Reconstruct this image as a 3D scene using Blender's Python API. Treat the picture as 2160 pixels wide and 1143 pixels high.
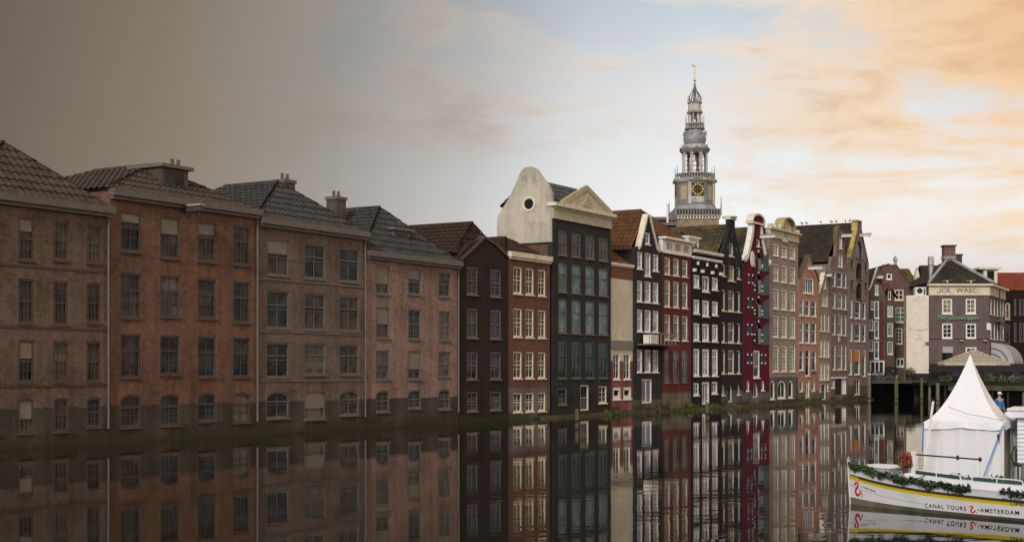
import bpy, bmesh, math, random
from mathutils import Vector, Matrix, noise as mnoise
from mathutils.geometry import tessellate_polygon

random.seed(7)
sc = bpy.context.scene
for o in list(bpy.data.objects):
    bpy.data.objects.remove(o)
C = sc.collection

# ------------------------------------------------------------------ camera
FPX, CX, HY, EYE = 3000.0, 1080.0, 783.0, 2.9     # 50 mm lens, level camera with rise
cam_d = bpy.data.cameras.new('camera')
cam_d.lens = 50.0; cam_d.sensor_width = 36.0
cam_d.shift_y = (HY - 571.5) / 2160.0
cam_d.clip_start = 0.1; cam_d.clip_end = 8000
cam = bpy.data.objects.new('camera', cam_d); C.objects.link(cam)
cam.location = (0, 0, EYE); cam.rotation_euler = (math.radians(90), 0, 0)
sc.camera = cam

# ------------------------------------------------------------------ light
SUN_EL, SUN_AZ = 26.0, -160.0          # degrees; azimuth from +Y (view axis) towards +X
sd = bpy.data.lights.new('sun', 'SUN'); sd.energy = 1.5; sd.angle = math.radians(10); sd.color = (1.0, 0.94, 0.88)
sun = bpy.data.objects.new('sun', sd); C.objects.link(sun)
_e, _a = math.radians(SUN_EL), math.radians(SUN_AZ)
sdir = Vector((math.sin(_a)*math.cos(_e), math.cos(_a)*math.cos(_e), math.sin(_e)))
sun.rotation_euler = sdir.to_track_quat('Z', 'Y').to_euler()
sc.view_settings.view_transform = 'Standard'
sc.view_settings.look = 'None'
sc.view_settings.exposure = 0.25
sc.view_settings.gamma = 1.0
sc.view_settings.use_curve_mapping = False


class G:
    """tiny node-graph helper"""
    def __init__(s, tree):
        s.t = tree
    def n(s, typ, **kw):
        nd = s.t.nodes.new(typ)
        for k, v in kw.items():
            setattr(nd, k, v)
        return nd
    def put(s, sock, v):
        if hasattr(v, 'is_output'):
            s.t.links.new(v, sock)
        elif v is not None:
            if sock.type == 'RGBA' and len(v) == 3:
                v = (*v, 1)
            sock.default_value = v
    def math(s, op, a, b=None, clamp=False):
        m = s.n('ShaderNodeMath', operation=op); m.use_clamp = clamp
        s.put(m.inputs[0], a)
        if b is not None: s.put(m.inputs[1], b)
        return m.outputs[0]
    def mix(s, f, a, b, mode='MIX'):
        m = s.n('ShaderNodeMix', data_type='RGBA', blend_type=mode); m.clamp_factor = True
        s.put(m.inputs[0], f); s.put(m.inputs[6], a); s.put(m.inputs[7], b)
        return m.outputs[2]
    def rng(s, v, a, b, c=0.0, d=1.0, smooth=True):
        m = s.n('ShaderNodeMapRange', interpolation_type='SMOOTHSTEP' if smooth else 'LINEAR')
        s.put(m.inputs[0], v); m.inputs[1].default_value = a; m.inputs[2].default_value = b
        m.inputs[3].default_value = c; m.inputs[4].default_value = d
        return m.outputs[0]
    def noise(s, vec, scale, detail=4.0, rough=0.55, dist=0.0):
        m = s.n('ShaderNodeTexNoise'); s.put(m.inputs['Vector'], vec)
        m.inputs['Scale'].default_value = scale; m.inputs['Detail'].default_value = detail
        m.inputs['Roughness'].default_value = rough; m.inputs['Distortion'].default_value = dist
        return m.outputs['Fac']
    def ramp(s, f, stops):
        r = s.n('ShaderNodeValToRGB'); e = r.color_ramp.elements
        while len(e) < len(stops): e.new(0.5)
        for el, (p, c) in zip(e, stops):
            el.position = p; el.color = (*c, 1) if len(c) == 3 else c
        s.put(r.inputs[0], f)
        return r.outputs[0]


# ------------------------------------------------------------------ sky
world = bpy.data.worlds.new('World'); sc.world = world; world.use_nodes = True
wt = world.node_tree; wt.nodes.clear(); g = G(wt)
WS = 0.1
tc = g.n('ShaderNodeTexCoord').outputs['Generated']
sx = g.n('ShaderNodeSeparateXYZ'); g.put(sx.inputs[0], tc)
X, Y, Z = sx.outputs
sky = g.n('ShaderNodeTexSky', sky_type='NISHITA'); sky.sun_disc = False
sky.sun_elevation = math.radians(SUN_EL); sky.sun_rotation = math.radians(SUN_AZ)
sky.dust_density = 2.0
EXP = 2**0.25
def K(r, gg, b): return (r/WS/EXP, gg/WS/EXP, b/WS/EXP)
ae = g.math('ABSOLUTE', Z)
base = g.ramp(g.math('MULTIPLY', ae, 2.0, True), [(0.0, (.91, .90, .89)), (.22, (.93, .925, .915)), (.36, (.80, .825, .84)), (.50, (.58, .64, .68)), (1.0, (.78, .81, .85))])
base = g.mix(1.0, base, K(1, 1, 1), 'MULTIPLY')
base = g.mix(0.06, base, sky.outputs[0])
# cloud fields: flattened towards the horizon
mp = g.n('ShaderNodeCombineXYZ')
g.put(mp.inputs[0], X); g.put(mp.inputs[1], Y); g.put(mp.inputs[2], g.math('MULTIPLY', Z, 3.4))
wp = g.n('ShaderNodeVectorMath', operation='ADD'); g.put(wp.inputs[0], mp.outputs[0]); wp.inputs[1].default_value = (3.17, 1.9, 0.63)
n1 = g.noise(wp.outputs[0], 5.2, 11.0, 0.60, 0.6)
n2 = g.noise(wp.outputs[0], 2.3, 6.0, 0.50, 0.3)
n3 = g.noise(wp.outputs[0], 11.0, 9.0, 0.62, 0.3)
dens = g.math('ADD', g.math('MULTIPLY', n1, .55), g.math('MULTIPLY', n2, .30))
dens = g.math('ADD', dens, g.math('MULTIPLY', n3, .15))
dens = g.math('ADD', dens, g.rng(Z, .05, .18, -.15, .035))
dens = g.math('ADD', dens, g.rng(X, .10, .34, 0, .075))
cov = g.math('MULTIPLY', g.rng(dens, .455, .565), .95)
cov = g.mix(g.rng(X, -.26, .06, .9, 0), cov, (.6, .6, .6))
# cloud colour: pale peach in the middle, golden to the right, thick parts greyer
warm = g.math('MULTIPLY', g.rng(X, .06, .34), g.rng(Z, .30, .60, 1, 0))
ccol = g.mix(warm, K(.82, .75, .69), K(.95, .68, .42))
ccol2 = g.mix(warm, K(.62, .54, .49), K(.78, .50, .30))
thick = g.rng(g.math('ADD', dens, g.math('MULTIPLY', g.math('SUBTRACT', n3, .5), .25)), .53, .66)
thick = g.math('MULTIPLY', thick, g.rng(X, -.22, .10))
ccol = g.mix(thick, ccol, ccol2)
col = g.mix(cov, base, ccol)
veil = g.math('MULTIPLY', g.math('MULTIPLY', g.rng(X, .18, .38), g.rng(Z, .10, .26)), g.rng(Z, .32, .60, 1, 0))
col = g.mix(g.math('MULTIPLY', veil, .55), col, K(.78, .46, .24))
# low lilac bank close to the horizon
bank = g.math('MULTIPLY', g.rng(Z, .05, .105, 1, 0), g.rng(g.math('ADD', g.math('MULTIPLY', n2, .6), g.math('MULTIPLY', n1, .4)), .44, .54))
bank = g.math('MULTIPLY', bank, g.rng(X, .18, .28))
col = g.mix(g.math('MULTIPLY', bank, .8), col, K(.70, .60, .56))
# brown-grey darkening of the left side, multiplied into the sky colour
left = g.ramp(g.math('ADD', g.rng(X, -.4, .15, 0, 1, False), g.math('MULTIPLY', g.math('SUBTRACT', n2, .5), .10)),
              [(.08, (.185, .155, .130)), (.31, (.31, .265, .215)), (.50, (.42, .40, .37)), (.67, (.64, .63, .62)), (.80, (.90, .90, .90)), (.92, (1, 1, 1))])
left = g.mix(g.rng(Y, -.15, .45), (1, 1, 1), left)
col = g.mix(1.0, col, left, 'MULTIPLY')
bg = g.n('ShaderNodeBackground'); g.put(bg.inputs[0], col); bg.inputs[1].default_value = WS
wo = g.n('ShaderNodeOutputWorld'); wt.links.new(bg.outputs[0], wo.inputs[0])

# ------------------------------------------------------------------ materials
MATS = {}
def new_mat(name):
    m = bpy.data.materials.new(name); m.use_nodes = True
    t = m.node_tree; t.nodes.clear(); gg = G(t)
    b = gg.n('ShaderNodeBsdfPrincipled'); o = gg.n('ShaderNodeOutputMaterial')
    t.links.new(b.outputs[0], o.inputs[0])
    MATS[name] = m
    return m, gg, b

def paint(name, col, rough=.5, var=.12, scale=2.5, metal=0.0, bump=0.0, spec=.5, dirt=None, streak=False):
    if name in MATS: return MATS[name]
    m, q, b = new_mat(name)
    co = q.n('ShaderNodeTexCoord').outputs['Object']
    if streak:
        mm = q.n('ShaderNodeMapping'); q.put(mm.inputs[0], co); mm.inputs['Scale'].default_value = (4, 4, .35); co = mm.outputs[0]
    f = q.noise(co, scale, 5)
    c1 = tuple(x*(1-var) for x in col); c2 = tuple(min(1, x*(1+var)) for x in col)
    c = q.mix(q.rng(f, .3, .7), c1, c2)
    if dirt:
        f2 = q.noise(co, scale*.6, 7, .7)
        c = q.mix(q.math('MULTIPLY', q.rng(f2, .52, .72), .75), c, dirt)
    q.put(b.inputs['Base Color'], c)
    b.inputs['Roughness'].default_value = rough; b.inputs['Metallic'].default_value = metal
    b.inputs['Specular IOR Level'].default_value = spec
    if bump:
        bp = q.n('ShaderNodeBump'); bp.inputs['Strength'].default_value = bump; bp.inputs['Distance'].default_value = .02
        q.put(bp.inputs['Height'], q.noise(co, scale*8, 4)); q.put(b.inputs['Normal'], bp.outputs[0])
    return m

def brick(name, col, base=None, base_h=0.0, var=.22, plaster=False, mortar=.9):
    """brick or rendered wall; below base_h (a stone or rendered plinth) the base colour"""
    m, q, b = new_mat(name)
    co = q.n('ShaderNodeTexCoord').outputs['Object']
    s = q.n('ShaderNodeSeparateXYZ'); q.put(s.inputs[0], co)
    cb = q.n('ShaderNodeCombineXYZ'); q.put(cb.inputs[0], q.math('ADD', s.outputs[0], s.outputs[1])); q.put(cb.inputs[1], s.outputs[2])
    big = q.noise(co, .55, 6, .6); fine = q.noise(co, 5.0, 5, .65)
    st = q.n('ShaderNodeMapping'); q.put(st.inputs[0], co); st.inputs['Scale'].default_value = (3.0, 3.0, .22)
    run = q.noise(st.outputs[0], 1.0, 5, .6)
    tone = q.math('ADD', q.math('ADD', q.math('MULTIPLY', big, .45), q.math('MULTIPLY', fine, .3)), q.math('MULTIPLY', run, .25))
    def wall(cc, v):
        lo = tuple(x*(1-v) for x in cc); hi = tuple(min(1, x*(1+v)) for x in cc)
        return q.mix(q.rng(tone, .36, .64), lo, hi)
    c = wall(col, var)
    soot = q.rng(q.noise(st.outputs[0], 2.3, 6, .7), .52, .74)
    c = q.mix(q.math('MULTIPLY', soot, .45), c, tuple(x*.45 for x in col))
    ptch = q.n('ShaderNodeTexVoronoi'); q.put(ptch.inputs['Vector'], co); ptch.inputs['Scale'].default_value = .55
    pf_ = q.n('ShaderNodeSeparateColor'); q.put(pf_.inputs[0], ptch.outputs['Color'])
    c = q.mix(q.math('MULTIPLY', q.rng(pf_.outputs[0], .74, .78), .30), c, tuple(min(1, x*1.35) for x in col))
    h = None
    if not plaster:
        br = q.n('ShaderNodeTexBrick'); q.put(br.inputs['Vector'], cb.outputs[0])
        br.inputs['Scale'].default_value = 1.0; br.inputs['Brick Width'].default_value = .22; br.inputs['Row Height'].default_value = .065
        br.inputs['Mortar Size'].default_value = .009; br.inputs['Bias'].default_value = -.1
        q.put(br.inputs['Color1'], (.78, .74, .72)); q.put(br.inputs['Color2'], (1.2, 1.2, 1.2)); q.put(br.inputs['Mortar'], (mortar, mortar, mortar))
        c = q.mix(.8, c, br.outputs['Color'], 'MULTIPLY'); h = br.outputs['Fac']
    if base:
        edge = q.math('ADD', s.outputs[2], q.math('MULTIPLY', q.math('SUBTRACT', fine, .5), .25))
        kf = q.rng(edge, base_h-.04, base_h+.04, 1, 0)
        c = q.mix(kf, c, wall(base, .35))
    # algae on the wet foot of the wall
    we = q.math('ADD', s.outputs[2], q.math('ADD', q.math('MULTIPLY', q.math('SUBTRACT', big, .5), 2.2), q.math('MULTIPLY', q.math('SUBTRACT', fine, .5), .9)))
    c = q.mix(q.math('MULTIPLY', q.rng(we, .15, .75, 1, 0), .8), c, (.045, .047, .022))
    q.put(b.inputs['Base Color'], c); b.inputs['Roughness'].default_value = .9
    b.inputs['Specular IOR Level'].default_value = .1
    bp = q.n('ShaderNodeBump'); bp.inputs['Strength'].default_value = .35; bp.inputs['Distance'].default_value = .01
    q.put(bp.inputs['Height'], h if h is not None else fine); q.put(b.inputs['Normal'], bp.outputs[0])
    return m

def tiles(name, col, moss=.5, mosscol=(.11, .095, .012)):
    m, q, b = new_mat(name)
    co = q.n('ShaderNodeTexCoord').outputs['Object']
    s = q.n('ShaderNodeSeparateXYZ'); q.put(s.inputs[0], co)
    f = q.noise(co, 6.0, 3); f2 = q.noise(co, .7, 6, .65)
    wn = q.n('ShaderNodeTexWhiteNoise')
    sn = q.n('ShaderNodeVectorMath', operation='SNAP'); q.put(sn.inputs[0], co); sn.inputs[1].default_value = (.27, .24, .27)
    q.put(wn.inputs['Vector'], sn.outputs[0])
    v = q.math('ADD', q.math('MULTIPLY', wn.outputs['Value'], .6), q.math('MULTIPLY', f, .4))
    c = q.mix(v, tuple(x*.55 for x in col), tuple(x*1.5 for x in col))
    mf = q.math('MULTIPLY', q.rng(q.math('ADD', f2, q.math('MULTIPLY', f, .3)), .60, .82), moss)
    c = q.mix(mf, c, mosscol)
    q.put(b.inputs['Base Color'], c); b.inputs['Roughness'].default_value = .8; b.inputs['Specular IOR Level'].default_value = .3
    return m

def glass(name, col, col2, rough=.06):
    m, q, b = new_mat(name)
    co = q.n('ShaderNodeTexCoord').outputs['Object']
    f = q.noise(co, 1.1, 3, .5)
    q.put(b.inputs['Base Color'], q.mix(q.rng(f, .42, .58), col, col2))
    b.inputs['Roughness'].default_value = rough; b.inputs['Specular IOR Level'].default_value = .14
    bp = q.n('ShaderNodeBump'); bp.inputs['Strength'].default_value = .12; bp.inputs['Distance'].default_value = .05
    q.put(bp.inputs['Height'], q.noise(co, .9, 1)); q.put(b.inputs['Normal'], bp.outputs[0])
    return m

def leafmat(name, col, var=.5):
    m, q, b = new_mat(name)
    co = q.n('ShaderNodeTexCoord').outputs['Object']
    f = q.noise(co, 9.0, 3)
    q.put(b.inputs['Base Color'], q.mix(q.rng(f, .3, .7), tuple(x*(1-var) for x in col), tuple(x*(1+var) for x in col)))
    b.inputs['Roughness'].default_value = .55
    return m

WHITE = paint('white paint', (.80, .79, .74), .45, .08, 3, dirt=(.42, .40, .34))
CREAM = paint('cream paint', (.72, .67, .52), .5, .10, 3, dirt=(.38, .34, .24))
PALE = paint('pale yellow paint', (.78, .76, .63), .5, .10, 3, dirt=(.34, .30, .2))
BLUEW = paint('bluish white paint', (.62, .66, .68), .45, .08, 3)
GREENF = paint('bottle green paint', (.03, .075, .06), .4, .15, 3)
BROWNF = paint('brown paint', (.075, .052, .040), .5, .15, 3)
GREYF = paint('grey brown paint', (.13, .113, .098), .5, .15, 3)
BLACK = paint('black paint', (.014, .014, .015), .5, .2, 3)
SHUT = paint('dark green shutter', (.040, .070, .072), .45, .2, 2)
SHUTG = paint('green shutter', (.010, .060, .040), .45, .2, 2)
REDS = paint('red shutter', (.105, .006, .009), .45, .15, 2)
LEAD = paint('lead sheet', (.30, .32, .35), .5, .15, 1.2, dirt=(.2, .2, .22))
IRON = paint('dark iron', (.02, .02, .022), .5, .2, 3, metal=.3)
STEEL = paint('bright steel', (.55, .56, .58), .28, .08, 1.5, metal=.9)
GOLD = paint('gilding', (.85, .56, .10), .32, .1, 3, metal=.75)
WOODP = paint('weathered pile timber', (.17, .155, .125), .85, .35, 5, bump=.6, dirt=(.075, .08, .03), streak=True)
WOODM = paint('mossy pile timber', (.105, .098, .036), .85, .35, 5, bump=.6, dirt=(.06, .075, .02), streak=True)
WOODD = paint('dark tarred timber', (.012, .011, .011), .7, .3, 4, bump=.4)
FENDER = paint('mossy fender timber', (.060, .062, .025), .85, .4, 2, bump=.5, dirt=(.14, .14, .05))
STONE = paint('sandstone', (.40, .33, .24), .85, .18, 1.5, bump=.3, dirt=(.25, .2, .15))
GD = glass('dark glass', (.010, .012, .014), (.035, .045, .050))
GB = glass('bluish glass', (.03, .06, .075), (.10, .16, .18))
GT = glass('teal curtained glass', (.06, .13, .12), (.16, .24, .22))
GC = glass('net curtain glass', (.22, .23, .25), (.42, .44, .47))
GL = glass('lilac curtain glass', (.20, .20, .25), (.33, .33, .40))
GY = glass('yellow blind glass', (.10, .12, .05), (.24, .26, .12))  # greenish yellow blind tone mottled into the pane
GBR = glass('brown glass', (.03, .022, .018), (.075, .058, .05))
BLIND = paint('orange roller blind', (.62, .24, .03), .7, .1, 2)

# ------------------------------------------------------------------ mesh helpers
class MB:
    def __init__(s): s.v = []; s.f = []
    def add(s, vs, fs):
        n = len(s.v); s.v += [tuple(p) for p in vs]; s.f += [tuple(i+n for i in f) for f in fs]; return s
    def box(s, x0, x1, y0, y1, z0, z1):
        vs = [(x, y, z) for z in (z0, z1) for y in (y0, y1) for x in (x0, x1)]
        return s.add(vs, [(0, 2, 3, 1), (4, 5, 7, 6), (0, 1, 5, 4), (2, 6, 7, 3), (0, 4, 6, 2), (1, 3, 7, 5)])
    def bar(s, a, b, w, h=None, up=(0, 0, 1)):
        a = Vector(a); b = Vector(b); d = (b-a).normalized(); h = w if h is None else h
        u = Vector(up)
        if abs(d.dot(u)) > .97: u = Vector((0, 1, 0))
        r = d.cross(u).normalized(); u = r.cross(d).normalized()
        vs = [p + r*i*w/2 + u*j*h/2 for p in (a, b) for i, j in ((-1, -1), (1, -1), (1, 1), (-1, 1))]
        return s.add(vs, [(3, 2, 1, 0), (4, 5, 6, 7), (0, 1, 5, 4), (1, 2, 6, 5), (2, 3, 7, 6), (3, 0, 4, 7)])
    def tube(s, pts, r, n=8, cap=True):
        pts = [Vector(p) for p in pts]; rs = r if isinstance(r, (list, tuple)) else [r]*len(pts)
        rings = []; prev = None
        for i, p in enumerate(pts):
            d = (pts[min(i+1, len(pts)-1)] - pts[max(i-1, 0)])
            d = d.normalized() if d.length > 1e-9 else Vector((0, 0, 1))
            u = prev if prev is not None else (Vector((0, 0, 1)) if abs(d.z) < .9 else Vector((1, 0, 0)))
            u = (u - d*u.dot(d)).normalized(); prev = u; w = d.cross(u)
            rings.append([p + (u*math.cos(2*math.pi*k/n) + w*math.sin(2*math.pi*k/n))*rs[i] for k in range(n)])
        vs = [q for rg in rings for q in rg]; fs = []
        for i in range(len(pts)-1):
            for k in range(n):
                a = i*n+k; b = i*n+(k+1) % n
                fs.append((a, b, b+n, a+n))
        if cap:
            fs.append(tuple(range(n-1, -1, -1))); fs.append(tuple(range((len(pts)-1)*n, len(pts)*n)))
        return s.add(vs, fs)
    def lathe(s, prof, n=16, c=(0, 0), rot=0.0):
        vs = [(c[0]+r*math.cos(rot+2*math.pi*k/n), c[1]+r*math.sin(rot+2*math.pi*k/n), z) for r, z in prof for k in range(n)]
        fs = []
        for i in range(len(prof)-1):
            for k in range(n):
                a = i*n+k; b = i*n+(k+1) % n; fs.append((a, b, b+n, a+n))
        fs.append(tuple(range(n-1, -1, -1))); fs.append(tuple(range((len(prof)-1)*n, len(prof)*n)))
        return s.add(vs, fs)
    def prism(s, poly, y0, y1):
        """polygon in (x,z), counter-clockwise seen from -y, extruded from y0 to y1"""
        n = len(poly); tri = tessellate_polygon([[Vector((a, b, 0)) for a, b in poly]])
        vs = [(a, y0, b) for a, b in poly] + [(a, y1, b) for a, b in poly]
        fs = []
        for t in tri:
            fs.append(tuple(t)); fs.append(tuple(i+n for i in reversed(t)))
        for i in range(n):
            j = (i+1) % n; fs.append((i, j, j+n, i+n))
        return s.add(vs, fs)
    def ring(s, outer, inner, y0, y1):
        n = len(outer)
        vs = [(a, y0, b) for a, b in outer] + [(a, y0, b) for a, b in inner] + [(a, y1, b) for a, b in outer] + [(a, y1, b) for a, b in inner]
        fs = []
        for i in range(n):
            j = (i+1) % n
            fs += [(i, j, n+j, n+i), (2*n+i, 3*n+i, 3*n+j, 2*n+j), (i, 2*n+i, 2*n+j, j), (n+i, n+j, 3*n+j, 3*n+i)]
        return s.add(vs, fs)
    def build(s, name, mat, parent=None, smooth=False, fix=True):
        me = bpy.data.meshes.new(name); me.from_pydata(s.v, [], s.f); me.validate()
        if fix:
            bm = bmesh.new(); bm.from_mesh(me); bmesh.ops.recalc_face_normals(bm, faces=bm.faces); bm.to_mesh(me); bm.free()
        if smooth:
            me.polygons.foreach_set('use_smooth', [True]*len(me.polygons))
        me.materials.append(mat)
        o = bpy.data.objects.new(name, me); C.objects.link(o)
        if parent: o.parent = parent
        return o

def tag(o, label=None, cat=None, group=None, kind=None):
    if label: o['label'] = label
    if cat: o['category'] = cat
    if group: o['group'] = group
    if kind: o['kind'] = kind
    return o
def empty(name, loc, rz=0.0, label=None, cat=None, group=None):
    o = bpy.data.objects.new(name, None); C.objects.link(o); o.location = loc; o.rotation_euler = (0, 0, rz)
    o.empty_display_size = .3
    return tag(o, label, cat, group)
def copy_tree(o, parent=None):
    c = o.copy(); C.objects.link(c); c.parent = parent
    for ch in list(o.children): copy_tree(ch, c)
    return c
def at(px, py, depth):
    return Vector(((px-CX)*depth/FPX, depth, EYE+(HY-py)*depth/FPX))

def text_mesh(s, size, shear=0.0, offset=0.0, spacing=1.0):
    cu = bpy.data.curves.new('t', 'FONT'); cu.body = s; cu.size = size; cu.shear = shear; cu.offset = offset
    cu.space_character = spacing; cu.resolution_u = 3
    ob = bpy.data.objects.new('t', cu); C.objects.link(ob)
    bpy.context.view_layer.update()
    ev = ob.evaluated_get(bpy.context.evaluated_depsgraph_get())
    me = bpy.data.meshes.new_from_object(ev)
    vs = [tuple(v.co) for v in me.vertices]; fs = [tuple(p.vertices) for p in me.polygons]
    bpy.data.objects.remove(ob); bpy.data.curves.remove(cu); bpy.data.meshes.remove(me)
    return vs, fs

class Frame:
    """a straight facade line in plan"""
    def __init__(s, ox, oy, ang):
        s.ox, s.oy, s.a = ox, oy, ang; s.dx, s.dy = math.cos(ang), math.sin(ang)
    def u(s, px):
        k = (px-CX)/FPX
        return (k*s.oy - s.ox)/(s.dx - k*s.dy)
    def v(s, py, px):
        return EYE + (HY-py)*(s.oy + s.u(px)*s.dy)/FPX
    def loc(s, u, off=0.0):
        return (s.ox + u*s.dx + off*s.dy, s.oy + u*s.dy - off*s.dx, 0)

ROWA = math.atan2(1.0, .6)
ROW = Frame(-50.75, 0.0, ROWA)

def shape(u0, u1, v0, v1, arch=0.0, n=8):
    """window outline, counter-clockwise; arch = rise of the head"""
    p = [(u0, v0), (u1, v0)]
    if arch <= 0:
        return p + [(u1, v1), (u0, v1)]
    for i in range(n+1):
        t = math.pi*i/n
        p.append(((u0+u1)/2 + (u1-u0)/2*math.cos(t), v1-arch+arch*math.sin(t)))
    return p

def tile_slope(mb, O, S, T, ls, bounds, pitch=.34, course=.40, amp=.085):
    """pantiles: wavy columns in stepped courses on the plane O + S*s + T*t (S, T unit vectors), t in 0..lt"""
    O = Vector(O); S = Vector(S).normalized(); lt = Vector(T).length; T = Vector(T).normalized(); N = S.cross(T).normalized()
    if N.z < 0: N = -N
    nr = max(1, int(lt/course)); ncol = max(1, int(ls/pitch)); sub = 4
    wave = (0.0, .75, 1.0, .55)
    for j in range(nr):
        t0 = lt*j/nr; t1 = lt*(j+1)/nr
        vs = []
        for t, dh in ((t0, .04), (t1, .0)):
            b0, b1 = bounds(t/lt)
            for i in range(ncol*sub+1):
                sv = min(max(ls*i/(ncol*sub), b0), b1)
                h = wave[i % sub]*amp + dh
                vs.append(O + S*sv + T*t + N*h)
        m = ncol*sub+1
        fs = []
        for i in range(m-1):
            if (vs[i]-vs[i+1]).length > 1e-4 or (vs[m+i]-vs[m+i+1]).length > 1e-4:
                fs.append((i, i+1, m+i+1, m+i))
        if fs: mb.add(vs, fs)
    # underside sheet so that nothing shows through
    b0, b1 = bounds(0); c0, c1 = bounds(1)
    mb.add([O+S*b0-N*.02, O+S*b1-N*.02, O+S*c1+T*lt-N*.02, O+S*c0+T*lt-N*.02], [(0, 1, 2, 3)])

def gable_roof(root, W, L, ve, vr, mat, y0=.32, fh=0.0, bh=0.0, ru=None, over=.12, ridge_mat=None):
    """roof with the ridge running back from the facade"""
    ru = W/2 if ru is None else ru
    mb = MB(); ln = L-y0
    tile_slope(mb, (-over, y0, ve), (0, 1, 0), (ru+over, 0, vr-ve), ln, lambda t: (fh*t, ln-bh*t))
    tile_slope(mb, (W+over, y0, ve), (0, 1, 0), (-(W-ru)-over, 0, vr-ve), ln, lambda t: (fh*t, ln-bh*t))
    full = W+2*over
    if fh > 0:
        tile_slope(mb, (-over, y0, ve), (1, 0, 0), (0, fh, vr-ve), full, lambda t: ((ru+over)*t, full-(W-ru+over)*t))
    if bh > 0:
        tile_slope(mb, (-over, L, ve), (1, 0, 0), (0, -bh, vr-ve), full, lambda t: ((ru+over)*t, full-(W-ru+over)*t))
    o = mb.build('roof', mat, root, fix=False)
    rg = MB().tube([(ru, y0+fh, vr+.05), (ru, L-bh, vr+.05)], .10, 6)
    rg.build('ridge_tile', ridge_mat or mat, o)
    return o


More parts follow.
